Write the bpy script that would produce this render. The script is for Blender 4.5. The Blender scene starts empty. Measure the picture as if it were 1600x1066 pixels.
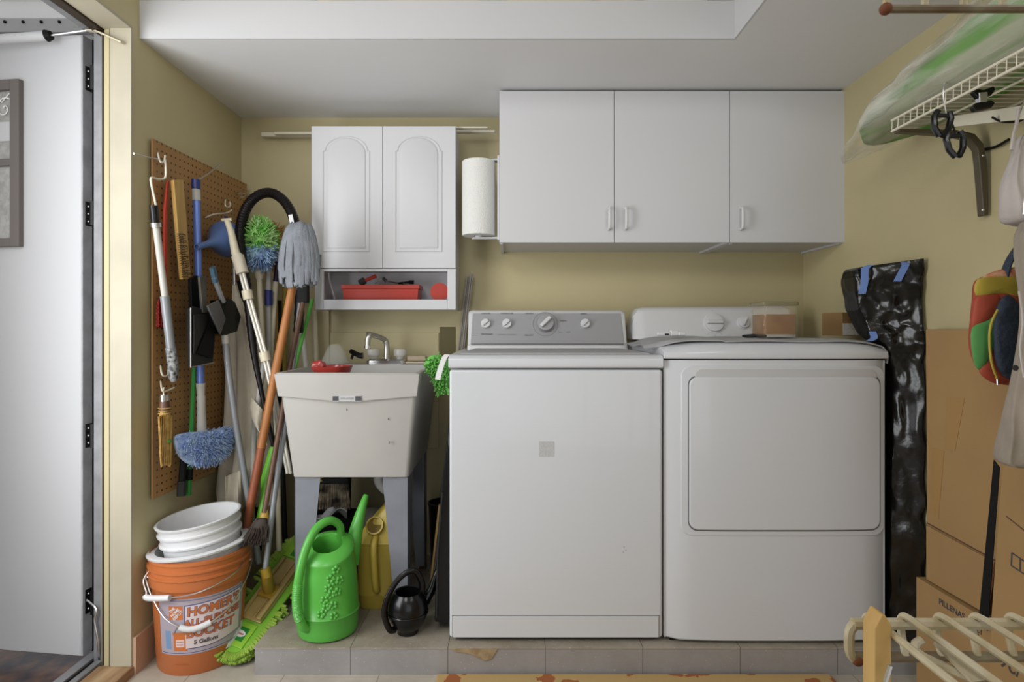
import bpy, bmesh, math, random
from mathutils import Vector, Matrix, noise
random.seed(7)
S = bpy.context.scene
COL = S.collection
# ------------------------------------------------------------------ camera, world, lights, exposure
F, CX, CY, CZ = 921.0, 798.0, 512.0, 1.12
cd = bpy.data.cameras.new('camera'); cam = bpy.data.objects.new('camera', cd); COL.objects.link(cam)
cam.location = (0, 0, CZ); cam.rotation_euler = (math.pi/2, 0, 0)
cd.sensor_width = 36; cd.lens = F/1600*36; cd.shift_x = .00125; cd.shift_y = -21/1600
cd.clip_start = .02
S.camera = cam
w = bpy.data.worlds.new('world'); S.world = w; w.use_nodes = True
w.node_tree.nodes['Background'].inputs[0].default_value = (.93, .96, 1, 1)
w.node_tree.nodes['Background'].inputs[1].default_value = .70
def area(name, loc, target, sx, sy, power, color=(1, 1, 1)):
    l = bpy.data.lights.new(name, 'AREA'); l.shape = 'RECTANGLE'; l.size = sx; l.size_y = sy
    l.energy = power; l.color = color
    o = bpy.data.objects.new(name, l); COL.objects.link(o); o.location = loc
    o.rotation_euler = (Vector(target)-Vector(loc)).to_track_quat('-Z', 'Y').to_euler()
    return o
area('ceiling_light_key', (-.65, -.35, 2.35), (.1, 2.5, 1.0), .7, .5, 15, (1, .995, .99))
area('left_wall_fill', (1.0, .3, 2.03), (-1.2, 2.1, 1.1), .6, .4, 6.5, (1, .995, .99))  # added fill to brighten the left wall; no fixture is known there
area('frontal_fill', (.6, -1.3, .95), (-.4, 2.5, 1.5), 1.6, 1.7, 10, (.95, .97, 1))  # unseen soft fill added behind the camera, set low to lift the soffit
area('doorway_daylight', (-1.45, 1.0, 1.25), (1.3, 1.9, 1.4), .9, 1.6, 36, (.96, .98, 1))
area('porch_daylight', (-2.3, .3, 1.15), (-1.7, 2.0, .95), 1.2, 1.9, 7.5, (.96, .98, 1))
vs = S.view_settings
vs.view_transform = 'Standard'; vs.look = 'None'; vs.gamma = 1; vs.use_curve_mapping = False
vs.exposure = -0.22

# ------------------------------------------------------------------ helpers
def P(px, py, Y): return Vector(((px-CX)*Y/F, Y, CZ-(py-CY)*Y/F))
def hit(px, py, p0, n):
    d = Vector(((px-CX)/F, 1, -(py-CY)/F)); o = Vector((0, 0, CZ)); n = Vector(n); p0 = Vector(p0)
    return o + d*((p0-o).dot(n)/d.dot(n))
def lin(c):
    c = c/255
    return c/12.92 if c <= .04045 else ((c+.055)/1.055)**2.4
def rgb(r, g, b): return (lin(r), lin(g), lin(b), 1)
MATS = {}
def mat(name, c, rough=.5, metal=0, bump=0, bscale=40, var=0, vscale=6, c2=None, trans=0, alpha=1, coat=0, spec=.5, ior=1.45):
    m = bpy.data.materials.new(name); m.use_nodes = True; nt = m.node_tree; N = nt.nodes; L = nt.links
    b = N['Principled BSDF']; b.inputs['Base Color'].default_value = c
    b.inputs['Roughness'].default_value = rough; b.inputs['Metallic'].default_value = metal
    b.inputs['Transmission Weight'].default_value = trans; b.inputs['Alpha'].default_value = alpha
    b.inputs['Coat Weight'].default_value = coat; b.inputs['Specular IOR Level'].default_value = spec
    b.inputs['IOR'].default_value = ior
    tc = N.new('ShaderNodeTexCoord')
    if var or c2:
        nz = N.new('ShaderNodeTexNoise'); nz.inputs['Scale'].default_value = vscale; nz.inputs['Detail'].default_value = 6
        L.new(tc.outputs['Object'], nz.inputs['Vector'])
        cr = N.new('ShaderNodeValToRGB'); cr.color_ramp.elements[0].position = .35; cr.color_ramp.elements[1].position = .65
        k = 1-var
        cr.color_ramp.elements[0].color = c2 or (c[0]*k, c[1]*k, c[2]*k, 1); cr.color_ramp.elements[1].color = c
        L.new(nz.outputs['Fac'], cr.inputs['Fac']); L.new(cr.outputs['Color'], b.inputs['Base Color'])
    if bump:
        nb = N.new('ShaderNodeTexNoise'); nb.inputs['Scale'].default_value = bscale; nb.inputs['Detail'].default_value = 4
        L.new(tc.outputs['Object'], nb.inputs['Vector'])
        bp = N.new('ShaderNodeBump'); bp.inputs['Strength'].default_value = bump; bp.inputs['Distance'].default_value = .01
        L.new(nb.outputs['Fac'], bp.inputs['Height']); L.new(bp.outputs['Normal'], b.inputs['Normal'])
    MATS[name] = m
    return m
def node_mat(name, rough, build):
    m = bpy.data.materials.new(name); m.use_nodes = True; nt = m.node_tree
    b = nt.nodes['Principled BSDF']; b.inputs['Roughness'].default_value = rough
    build(nt, nt.nodes, nt.links, b, nt.nodes.new('ShaderNodeTexCoord'))
    MATS[name] = m; return m
class B:
    def __init__(s): s.bm = bmesh.new()
    def face(s, pts):
        try: return s.bm.faces.new([s.bm.verts.new(p) for p in pts])
        except ValueError: return None
    def box(s, x0, x1, y0, y1, z0, z1, M=None):
        v = [Vector((x, y, z)) for z in (z0, z1) for y in (y0, y1) for x in (x0, x1)]
        if M: v = [M @ q for q in v]
        v = [s.bm.verts.new(q) for q in v]
        for f in ((0,2,3,1),(4,5,7,6),(0,1,5,4),(2,6,7,3),(0,4,6,2),(1,3,7,5)): s.bm.faces.new([v[i] for i in f])
        return s
    def loft(s, rings, cap0=True, cap1=True, closed=True):
        R = [[s.bm.verts.new(p) for p in r] for r in rings]; n = len(R[0])
        for a, b in zip(R, R[1:]):
            for i in range(n if closed else n-1):
                j = (i+1) % n
                s.bm.faces.new((a[i], a[j], b[j], b[i]))
        if cap0: s.bm.faces.new(R[0][::-1])
        if cap1: s.bm.faces.new(R[-1])
        return s
    def tube(s, pts, r, n=8, closed=False, cap=True, flat=1.0, up=None):
        pts = [Vector(p) for p in pts]; m = len(pts)
        rs = r if isinstance(r, (list, tuple)) else [r]*m
        rings = []; prev = None
        for i, p in enumerate(pts):
            if closed: t = pts[(i+1) % m]-pts[i-1]
            else: t = pts[min(i+1, m-1)]-pts[max(i-1, 0)]
            t.normalize()
            if prev is None:
                a = Vector(up) if up else (Vector((0, 0, 1)) if abs(t.z) < .9 else Vector((1, 0, 0)))
            else: a = prev
            u = (a-t*a.dot(t)); 
            if u.length < 1e-5: u = t.orthogonal()
            u.normalize(); v = t.cross(u); prev = u
            rings.append([p+(u*math.cos(2*math.pi*k/n)*flat+v*math.sin(2*math.pi*k/n))*rs[i] for k in range(n)])
        if closed:
            R = [[s.bm.verts.new(p) for p in q] for q in rings]
            for i in range(m):
                a, b = R[i], R[(i+1) % m]
                for k in range(n):
                    j = (k+1) % n; s.bm.faces.new((a[k], a[j], b[j], b[k]))
            return s
        return s.loft(rings, cap, cap)
    def lathe(s, prof, c=(0, 0, 0), M=None, n=32, sx=1, sy=1, cap0=True, cap1=True):
        c = Vector(c); rings = []
        for r, z in prof:
            ring = [Vector((math.cos(2*math.pi*k/n)*r*sx, math.sin(2*math.pi*k/n)*r*sy, z)) for k in range(n)]
            if M: ring = [M @ q for q in ring]
            rings.append([q+c for q in ring])
        return s.loft(rings, cap0, cap1)
    def prism(s, pts, vec):
        vec = Vector(vec); pts = [Vector(p) for p in pts]
        a = [s.bm.verts.new(p) for p in pts]; b = [s.bm.verts.new(p+vec) for p in pts]
        s.bm.faces.new(a); s.bm.faces.new(b[::-1]); n = len(a)
        for i in range(n):
            j = (i+1) % n; s.bm.faces.new((a[i], b[i], b[j], a[j]))
        return s
    def ball(s, c, r, sx=1, sy=1, sz=1, n=14):
        pr = []
        for i in range(1, n):
            t = math.pi*i/n-math.pi/2; pr.append((math.cos(t)*r, math.sin(t)*r*sz))
        return s.lathe(pr, c, None, n*2, sx, sy)
    def sheet(s, nu, nv, fn, thick=.002):
        top = [[Vector(fn(i/nu, j/nv)) for i in range(nu+1)] for j in range(nv+1)]
        nor = [[None]*(nu+1) for _ in range(nv+1)]
        for j in range(nv+1):
            for i in range(nu+1):
                a = top[j][min(i+1, nu)]-top[j][max(i-1, 0)]; b = top[min(j+1, nv)][i]-top[max(j-1, 0)][i]
                q = a.cross(b); nor[j][i] = q.normalized() if q.length > 1e-9 else Vector((0, 0, 1))
        A = [[s.bm.verts.new(top[j][i]+nor[j][i]*thick/2) for i in range(nu+1)] for j in range(nv+1)]
        C = [[s.bm.verts.new(top[j][i]-nor[j][i]*thick/2) for i in range(nu+1)] for j in range(nv+1)]
        f = s.bm.faces.new
        for j in range(nv):
            for i in range(nu):
                f((A[j][i], A[j][i+1], A[j+1][i+1], A[j+1][i])); f((C[j][i], C[j+1][i], C[j+1][i+1], C[j][i+1]))
        for i in range(nu):
            f((A[0][i], C[0][i], C[0][i+1], A[0][i+1])); f((A[nv][i], A[nv][i+1], C[nv][i+1], C[nv][i]))
        for j in range(nv):
            f((A[j][0], A[j+1][0], C[j+1][0], C[j][0])); f((A[j][nu], C[j][nu], C[j+1][nu], A[j+1][nu]))
        return s
    def pillow(s, pts, nrm, thick, levels=4):
        """closed cushion from an outline: pts 3-D outline, bulging along nrm both ways"""
        pts = [Vector(p) for p in pts]; nrm = Vector(nrm).normalized(); c = sum(pts, Vector())/len(pts)
        rings = []
        for k in range(-levels, levels+1):
            t = k/levels; sc = math.sqrt(max(0, 1-abs(t)**2.2))*.98+.02
            rings.append([c+(p-c)*sc+nrm*thick/2*t for p in pts])
        return s.loft(rings)
    def crumple(s, amp, scale, seed=0, along=None):
        for v in s.bm.verts:
            q = v.co*scale+Vector((seed, seed*1.7, -seed))
            d = noise.noise_vector(q)
            v.co += (Vector(along)*d.x if along else d)*amp
        return s
def smooth_outline(pts, sub=3):
    pts = [Vector(p) for p in pts]; n = len(pts); out = []
    for i in range(n):
        p0, p1, p2, p3 = pts[i-1], pts[i], pts[(i+1) % n], pts[(i+2) % n]
        for k in range(sub):
            t = k/sub
            out.append(.5*((2*p1)+(p2-p0)*t+(2*p0-5*p1+4*p2-p3)*t*t+(3*p1-p0-3*p2+p3)*t**3))
    return out
def curve(pts, sub=6):
    pts = [Vector(p) for p in pts]; out = []
    for i in range(len(pts)-1):
        p0 = pts[i-1] if i else pts[0]; p1, p2 = pts[i], pts[i+1]; p3 = pts[i+2] if i+2 < len(pts) else pts[-1]
        for k in range(sub):
            t = k/sub
            out.append(.5*((2*p1)+(p2-p0)*t+(2*p0-5*p1+4*p2-p3)*t*t+(3*p1-p0-3*p2+p3)*t**3))
    return out+[pts[-1]]
def obj(name, b, m, parent=None, bevel=0, seg=2, angle=35, smooth=True, sub=0):
    me = bpy.data.meshes.new(name)
    bmesh.ops.recalc_face_normals(b.bm, faces=b.bm.faces)
    b.bm.to_mesh(me); b.bm.free()
    o = bpy.data.objects.new(name, me); COL.objects.link(o)
    me.materials.append(m if not isinstance(m, str) else MATS[m])
    if smooth:
        for p in me.polygons: p.use_smooth = True
        me.set_sharp_from_angle(angle=math.radians(angle))
    if sub:
        q = o.modifiers.new('sub', 'SUBSURF'); q.levels = sub; q.render_levels = sub
    if bevel:
        q = o.modifiers.new('bevel', 'BEVEL'); q.width = bevel; q.segments = seg; q.limit_method = 'ANGLE'; q.angle_limit = math.radians(40)
        q.harden_normals = True
    if parent is not None:
        o.parent = parent; o.matrix_parent_inverse = Matrix.Translation(-parent.location)
    return o
def thing(name, label, cat, loc, group=None):
    o = bpy.data.objects.new(name, None); COL.objects.link(o); o.location = loc; o.empty_display_size = .05
    return tag(o, label, cat, group)
def tag(o, label, cat, group=None, kind=None):
    o['label'] = label; o['category'] = cat
    if group: o['group'] = group
    if kind: o['kind'] = kind
    return o
def struct(o, label=None):
    o['kind'] = 'structure'
    if label: o['label'] = label
    return o
def text(name, s, size, m, parent, place, depth=.0006, offset=0, align='CENTER', shear=0, space=1.0):
    """place(x, y, z) -> world; x right, y up, z out of the surface"""
    cu = bpy.data.curves.new(name, 'FONT'); cu.body = s; cu.size = size; cu.align_x = align; cu.align_y = 'CENTER'
    cu.extrude = depth; cu.offset = offset; cu.shear = shear; cu.resolution_u = 3; cu.space_character = space
    t = bpy.data.objects.new('tmp', cu); COL.objects.link(t)
    dg = bpy.context.evaluated_depsgraph_get(); me = bpy.data.meshes.new_from_object(t.evaluated_get(dg))
    bpy.data.objects.remove(t)
    for v in me.vertices: v.co = place(v.co.x, v.co.y, v.co.z)
    me.name = name; me.materials.clear(); me.materials.append(MATS[m])
    o = bpy.data.objects.new(name, me); COL.objects.link(o)
    if parent is not None:
        o.parent = parent; o.matrix_parent_inverse = Matrix.Translation(-parent.location)
    return o
def planar(o, r, u, off=.001):
    o, r, u = Vector(o), Vector(r).normalized(), Vector(u).normalized(); n = r.cross(u)
    return lambda x, y, z: o+r*x+u*y+n*(z+off)
def rrect(x0, x1, z0, z1, r, y, n=6):
    out = []
    for cx, cz, a in ((x1-r, z1-r, 0), (x0+r, z1-r, 90), (x0+r, z0+r, 180), (x1-r, z0+r, 270)):
        for k in range(n+1):
            t = math.radians(a+90*k/n); out.append(Vector((cx+math.cos(t)*r, y, cz+math.sin(t)*r)))
    return out

# ------------------------------------------------------------------ materials
mat('wall_paint', (.505, .437, .25, 1), .55, var=.10, vscale=1.6, bump=.06, bscale=18)
mat('wall_paint_cream', (.44, .40, .30, 1), .5, var=.12, vscale=5, bump=.05, bscale=30)
mat('ceiling_white', (.72, .72, .725, 1), .6, var=.04, vscale=2, bump=.05, bscale=12)
mat('white_paint', (.52, .52, .53, 1), .45)
mat('white_laminate', (.585, .585, .60, 1), .42)
mat('white_enamel', (.575, .59, .615, 1), .25, coat=.3)
mat('white_plastic', (.63, .63, .635, 1), .35)
mat('grey_vinyl', (.38, .38, .39, 1), .6, bump=.1, bscale=140, var=.06, vscale=60)
mat('console_silver', (.34, .34, .35, 1), .35, metal=.2)
mat('chrome', (.75, .75, .75, 1), .16, metal=1)
mat('wand_steel', (.52, .49, .42, 1), .38, metal=.3)
mat('bar_metal', (.27, .25, .22, 1), .5, metal=.3)
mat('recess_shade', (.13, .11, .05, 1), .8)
mat('steel', (.62, .62, .62, 1), .3, metal=1)
mat('zinc', (.55, .53, .48, 1), .35, metal=.9)
mat('black_plastic', (.004, .004, .0045, 1), .25, spec=.35, coat=.15)
mat('black_matte', (.006, .006, .006, 1), .6, spec=.2)
mat('dark_grey', (.022, .022, .022, 1), .5, spec=.3)
mat('ink', (.05, .05, .055, 1), .6)
mat('ink_grey', (.28, .28, .29, 1), .6)
mat('seam', (.10, .10, .10, 1), .7)
mat('grey_metal', (.27, .27, .28, 1), .45, metal=.2, var=.25, vscale=14, bump=.1, bscale=50)
mat('edge_grey', (.50, .50, .52, 1), .5, var=.25, vscale=16)
mat('brown_rubber', (.03, .018, .008, 1), .6, bump=.3, bscale=60)
mat('sink_plastic', (.40, .385, .36, 1), .42, var=.06, vscale=7)
mat('sink_leg', (.20, .21, .24, 1), .45, var=.15, vscale=10)
mat('orange_plastic', (.47, .14, .042, 1), .36, var=.08, vscale=5)
mat('label_lilac', (.36, .31, .35, 1), .5); mat('label_pale', (.62, .52, .52, 1), .5)
mat('label_line', (.07, .08, .2, 1), .5)
mat('print_orange', (.52, .14, .03, 1), .5)
mat('green_plastic', (.085, .38, .05, 1), .33, coat=.1)
mat('green_dark', (.02, .2, .03, 1), .35)
mat('lime_plastic', (.12, .40, .02, 1), .35)
mat('green_chenille', (.26, .41, .05, 1), .85, bump=.3, bscale=300)
mat('green_pad', (.18, .42, .03, 1), .7)
mat('glove_green', (.14, .42, .08, 1), .8)
mat('yellow_plastic', (.44, .33, .05, 1), .38)
mat('ochre_plastic', (.33, .20, .02, 1), .4)
mat('gold_plastic', (.45, .32, .12, 1), .25, var=.3, vscale=9, coat=.5)
mat('red_plastic', (.42, .035, .02, 1), .35)
mat('red_dark', (.25, .012, .015, 1), .4)
mat('blue_plastic', (.10, .17, .38, 1), .3)
mat('blue_dark', (.02, .03, .15, 1), .35)
mat('blue_pole', (.14, .22, .58, 1), .25, metal=.3)
mat('blue_fuzz', (.55, .72, .92, 1), .9, c2=(.32, .44, .80, 1), vscale=34)
mat('duster_green', (.13, .46, .05, 1), .9, c2=(.36, .52, .22, 1), vscale=22)
mat('duster_blue', (.36, .54, .64, 1), .9, c2=(.14, .20, .44, 1), vscale=22)
mat('duster_tan', (.42, .26, .08, 1), .9)
mat('mop_grey', (.215, .23, .255, 1), .9, var=.15, vscale=30, bump=.3, bscale=250)
mat('grey_pole', (.25, .26, .27, 1), .35, metal=.2)
mat('white_pole', (.46, .45, .41, 1), .35)
mat('cream_plastic', (.58, .52, .38, 1), .4)
mat('canvas', (.56, .50, .39, 1), .9, var=.12, vscale=8, bump=.2, bscale=120)
def wood(name, c, c2, sc=(30, 30, 2)):
    def f(nt, N, L, b, tc):
        mp = N.new('ShaderNodeMapping'); mp.inputs['Scale'].default_value = sc; L.new(tc.outputs['Object'], mp.inputs['Vector'])
        nz = N.new('ShaderNodeTexNoise'); nz.inputs['Scale'].default_value = 1.5; nz.inputs['Detail'].default_value = 8; L.new(mp.outputs[0], nz.inputs['Vector'])
        cr = N.new('ShaderNodeValToRGB'); cr.color_ramp.elements[0].position = .3; cr.color_ramp.elements[1].position = .7
        cr.color_ramp.elements[0].color = c2; cr.color_ramp.elements[1].color = c
        L.new(nz.outputs['Fac'], cr.inputs[0]); L.new(cr.outputs[0], b.inputs['Base Color'])
    return node_mat(name, .5, f)
wood('wood_orange', (.40, .16, .04, 1), (.27, .09, .02, 1)); wood('wood_red', (.30, .08, .025, 1), (.18, .045, .018, 1))
wood('wood_brown', (.13, .06, .03, 1), (.07, .03, .015, 1)); wood('wood_pale', (.52, .34, .13, 1), (.38, .22, .08, 1))
wood('wood_sill', (.42, .28, .15, 1), (.20, .10, .04, 1), (20, 2, 20)); wood('wood_yellow', (.50, .32, .10, 1), (.36, .2, .05, 1))
mat('straw', (.52, .33, .10, 1), .8, c2=(.36, .2, .05, 1), vscale=60)
mat('bristle_dark', (.03, .018, .012, 1), .7); mat('bristle_mix', (.36, .29, .20, 1), .7, c2=(.02, .015, .01, 1), vscale=30)
mat('cardboard', (.345, .21, .085, 1), .75, var=.09, vscale=5, bump=.05, bscale=60)
mat('cardboard_tape', (.34, .20, .07, 1), .35)
mat('black_bag', (.005, .0045, .004, 1), .22, bump=.35, bscale=15, spec=.45, coat=.05)
mat('blue_tape', (.16, .26, .58, 1), .6)
mat('paper_towel', (.74, .74, .71, 1), .9, bump=.4, bscale=160)
mat('wire_cream', (.46, .41, .30, 1), .4, c2=(.33, .26, .13, 1), vscale=26)
mat('rail_brown', (.20, .165, .10, 1), .5, c2=(.10, .06, .025, 1), vscale=30)
mat('wire_white', (.66, .62, .50, 1), .4)
mat('rust', (.13, .04, .015, 1), .8)
mat('bracket', (.075, .06, .035, 1), .4)
def film(nt, N, L, b, tc):
    b.inputs['Base Color'].default_value = (.72, .71, .64, 1); b.inputs['Specular IOR Level'].default_value = .6
    mp = N.new('ShaderNodeMapping'); mp.inputs['Scale'].default_value = (16, 2.2, 16); L.new(tc.outputs['Object'], mp.inputs['Vector'])
    nz = N.new('ShaderNodeTexNoise'); nz.inputs['Scale'].default_value = 1.2; nz.inputs['Detail'].default_value = 5; L.new(mp.outputs[0], nz.inputs['Vector'])
    cr = N.new('ShaderNodeMapRange'); cr.inputs[1].default_value = .40; cr.inputs[2].default_value = .68; cr.inputs[3].default_value = .10; cr.inputs[4].default_value = .62; L.new(nz.outputs['Fac'], cr.inputs[0])
    L.new(cr.outputs[0], b.inputs['Alpha'])
    bp = N.new('ShaderNodeBump'); bp.inputs['Strength'].default_value = .9; bp.inputs['Distance'].default_value = .02; L.new(nz.outputs['Fac'], bp.inputs['Height']); L.new(bp.outputs[0], b.inputs['Normal'])
node_mat('shelf_film', .2, film)
def streak(nt, N, L, b, tc):
    mp = N.new('ShaderNodeMapping'); mp.inputs['Scale'].default_value = (14, 1.3, 14); mp.inputs['Rotation'].default_value = (.25, 0, .12); L.new(tc.outputs['Object'], mp.inputs['Vector'])
    nz = N.new('ShaderNodeTexNoise'); nz.inputs['Scale'].default_value = 1; nz.inputs['Detail'].default_value = 2; L.new(mp.outputs[0], nz.inputs['Vector'])
    cr = N.new('ShaderNodeValToRGB'); e = cr.color_ramp.elements; e[0].position = .42; e[0].color = (.36, .38, .26, 1); e[1].position = .54; e[1].color = (.09, .27, .025, 1)
    L.new(nz.outputs['Fac'], cr.inputs[0]); L.new(cr.outputs[0], b.inputs['Base Color'])
node_mat('green_streaked_cloth', .8, streak)
mat('clear_bag', (.80, .80, .76, 1), .22, alpha=.26, bump=.8, bscale=22)
mat('green_cloth', (.13, .33, .035, 1), .8, c2=(.42, .44, .30, 1), vscale=7)
mat('shirt_white', (.44, .40, .375, 1), .9, bump=1, bscale=13); mat('jacket_taupe', (.30, .255, .205, 1), .9, bump=.9, bscale=15, var=.15, vscale=10)
mat('bag_yellow', (.40, .31, .04, 1), .7); mat('bag_red', (.34, .06, .03, 1), .7); mat('bag_green', (.08, .26, .07, 1), .7)
mat('bag_navy', (.026, .038, .06, 1), .7, bump=.8, bscale=45); mat('bag_floral', (.50, .07, .02, 1), .7, c2=(.6, .4, .25, 1), vscale=55)
mat('amber_liquid', (.26, .10, .012, 1), .25, c2=(.17, .035, .006, 1), vscale=16, spec=.2)
mat('jar_glass', (.60, .52, .36, 1), .05, alpha=.14, coat=.5)
mat('acrylic', (.7, .7, .68, 1), .12, alpha=.55)
mat('red_glass', (.36, .04, .03, 1), .2, alpha=.85, coat=.3)
mat('pink_board', (.50, .33, .22, 1), .5)
mat('pane_etched', (.30, .29, .27, 1), .35, c2=(.42, .41, .39, 1), vscale=45)
mat('window_bronze', (.14, .12, .11, 1), .45)
mat('siding_white', (.80, .80, .80, 1), .5); mat('siding_grey', (.42, .42, .42, 1), .5)
mat('deck_wet', (.16, .08, .045, 1), .35, c2=(.03, .025, .035, 1), vscale=18)
mat('storage_cream', (.6, .52, .36, 1), .7, c2=(.55, .25, .12, 1), vscale=22); mat('storage_yellow', (.6, .42, .06, 1), .7)
mat('storage_grey', (.42, .44, .44, 1), .6); mat('storage_green', (.2, .32, .08, 1), .6)
mat('label_red', (.55, .04, .04, 1), .5)
def tiles(name, c1, c2, grout, size, off, axes, rough, speck=0):
    def f(nt, N, L, b, tc):
        sp = N.new('ShaderNodeSeparateXYZ'); L.new(tc.outputs['Object'], sp.inputs[0])
        facs = []
        for a, o_ in zip(axes, off):
            ad = N.new('ShaderNodeMath'); ad.operation = 'ADD'; ad.inputs[1].default_value = o_+50*size; L.new(sp.outputs[a], ad.inputs[0])
            md = N.new('ShaderNodeMath'); md.operation = 'MODULO'; md.inputs[1].default_value = size; L.new(ad.outputs[0], md.inputs[0])
            lt = N.new('ShaderNodeMath'); lt.operation = 'LESS_THAN'; lt.inputs[1].default_value = .0028; L.new(md.outputs[0], lt.inputs[0])
            facs.append(lt)
        mx = N.new('ShaderNodeMath'); mx.operation = 'MAXIMUM'; L.new(facs[0].outputs[0], mx.inputs[0]); L.new(facs[-1].outputs[0], mx.inputs[1])
        nz = N.new('ShaderNodeTexNoise'); nz.inputs['Scale'].default_value = 7; nz.inputs['Detail'].default_value = 9; nz.inputs['Roughness'].default_value = .7; L.new(tc.outputs['Object'], nz.inputs['Vector'])
        cr = N.new('ShaderNodeValToRGB'); cr.color_ramp.elements[0].position = .35; cr.color_ramp.elements[1].position = .62
        cr.color_ramp.elements[0].color = c2; cr.color_ramp.elements[1].color = c1; L.new(nz.outputs['Fac'], cr.inputs[0])
        mi = N.new('ShaderNodeMix'); mi.data_type = 'RGBA'; L.new(mx.outputs[0], mi.inputs[0]); L.new(cr.outputs[0], mi.inputs[6]); mi.inputs[7].default_value = grout
        out = mi.outputs[2]
        if speck:
            vz = N.new('ShaderNodeTexNoise'); vz.inputs['Scale'].default_value = 160; L.new(tc.outputs['Object'], vz.inputs['Vector'])
            gt = N.new('ShaderNodeMath'); gt.operation = 'GREATER_THAN'; gt.inputs[1].default_value = .70; L.new(vz.outputs['Fac'], gt.inputs[0])
            m2 = N.new('ShaderNodeMix'); m2.data_type = 'RGBA'; L.new(gt.outputs[0], m2.inputs[0]); L.new(out, m2.inputs[6]); m2.inputs[7].default_value = (.55, .5, .42, 1); out = m2.outputs[2]
        L.new(out, b.inputs['Base Color'])
    return node_mat(name, rough, f)
tiles('floor_tile', (.46, .41, .34, 1), (.37, .33, .27, 1), (.22, .18, .13, 1), .305, (.12, .02), (0, 1), .45)
tiles('step_tile_top', (.36, .32, .26, 1), (.25, .21, .155, 1), (.14, .12, .10, 1), .314, (-.11, .02), (0, 1), .45, 1)
tiles('step_tile_front', (.30, .285, .275, 1), (.25, .235, .225, 1), (.14, .13, .12, 1), .314, (-.11,), (0,), .5, 1)
def peg(nt, N, L, b, tc):
    sp = N.new('ShaderNodeSeparateXYZ'); L.new(tc.outputs['Object'], sp.inputs[0]); ds = []
    for a in (1, 2):
        md = N.new('ShaderNodeMath'); md.operation = 'PINGPONG'; md.inputs[1].default_value = .0127; L.new(sp.outputs[a], md.inputs[0])
        pw = N.new('ShaderNodeMath'); pw.operation = 'POWER'; pw.inputs[1].default_value = 2; L.new(md.outputs[0], pw.inputs[0]); ds.append(pw)
    ad = N.new('ShaderNodeMath'); ad.operation = 'ADD'; L.new(ds[0].outputs[0], ad.inputs[0]); L.new(ds[1].outputs[0], ad.inputs[1])
    lt = N.new('ShaderNodeMath'); lt.operation = 'LESS_THAN'; lt.inputs[1].default_value = .0037**2; L.new(ad.outputs[0], lt.inputs[0])
    nz = N.new('ShaderNodeTexNoise'); nz.inputs['Scale'].default_value = 5; L.new(tc.outputs['Object'], nz.inputs['Vector'])
    cr = N.new('ShaderNodeValToRGB'); cr.color_ramp.elements[0].color = (.30, .155, .05, 1); cr.color_ramp.elements[1].color = (.40, .215, .075, 1); L.new(nz.outputs['Fac'], cr.inputs[0])
    mi = N.new('ShaderNodeMix'); mi.data_type = 'RGBA'; L.new(lt.outputs[0], mi.inputs[0]); L.new(cr.outputs[0], mi.inputs[6]); mi.inputs[7].default_value = (.025, .012, .006, 1)
    L.new(mi.outputs[2], b.inputs['Base Color'])
node_mat('pegboard_brown', .5, peg)
def rugf(nt, N, L, b, tc):
    vo = N.new('ShaderNodeTexVoronoi'); vo.inputs['Scale'].default_value = 7; L.new(tc.outputs['Object'], vo.inputs['Vector'])
    cr = N.new('ShaderNodeValToRGB'); cr.color_ramp.interpolation = 'CONSTANT'; e = cr.color_ramp.elements
    e[0].color = (.42, .05, .02, 1); e[1].position = .3; e[1].color = (.32, .10, .03, 1)
    for p, c in ((.42, (.45, .30, .12, 1)), (.72, (.5, .16, .03, 1))): q = e.new(p); q.color = c
    nz = N.new('ShaderNodeTexNoise'); nz.inputs['Scale'].default_value = 11; nz.inputs['Detail'].default_value = 3; L.new(tc.outputs['Object'], nz.inputs['Vector'])
    L.new(nz.outputs['Fac'], cr.inputs[0]); L.new(cr.outputs[0], b.inputs['Base Color'])
    n2 = N.new('ShaderNodeTexNoise'); n2.inputs['Scale'].default_value = 400; L.new(tc.outputs['Object'], n2.inputs['Vector'])
    bp = N.new('ShaderNodeBump'); bp.inputs['Strength'].default_value = .6; L.new(n2.outputs['Fac'], bp.inputs['Height']); L.new(bp.outputs[0], b.inputs['Normal'])
node_mat('rug_weave', .95, rugf)

# ------------------------------------------------------------------ the room
XL, XR, YB, ZC, YS = -1.22, 1.325, 2.67, 2.07, 1.944
struct(obj('floor', B().box(-1.33, 2.2, -3.0, YB, -.06, 0), 'floor_tile'))
struct(obj('floor_platform', B().box(-.825, XR, 1.9, YB, 0, .086), 'step_tile_front'))
struct(obj('floor_platform_top', B().box(-.828, XR, 1.897, YB, .086, .089), 'step_tile_top'))
struct(obj('wall_back', B().box(-1.4, 1.5, YB, YB+.1, 0, 3.0), 'wall_paint'))
b = B(); b.box(XL-.09, XL, 1.9, YB, 0, 3.0); b.box(XL-.09, XL, -.4, 1.9, 2.09, 3.0); b.box(XL-.09, XL, -3, .75, 0, 2.09)
struct(obj('wall_left', b, 'wall_paint'))
struct(obj('wall_right', B().box(XR, XR+.1, -.9, YB, 0, 3.0), 'wall_paint'))
b = B(); b.box(XL, XR, YS, YB, ZC, 2.192); b.box(.743, XR, -3, YS, ZC, 2.192)
struct(obj('ceiling', b, 'ceiling_white'))
struct(obj('fascia_tone_board', B().box(XL, .743, YS-.008, YS, ZC, 2.196).box(.735, .743, -3, YS-.008, ZC, 2.196), 'white_paint', bevel=.001))  # thin board added in a duller white to tone down the overlit fascia
struct(obj('ceiling_loft', B().box(XL, XR, -3, YB, 2.9, 3.0), 'ceiling_white'))
struct(obj('baseboard_left', B().box(XL, XL+.012, 1.9, 2.5, 0, .12), 'pink_board'))
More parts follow.
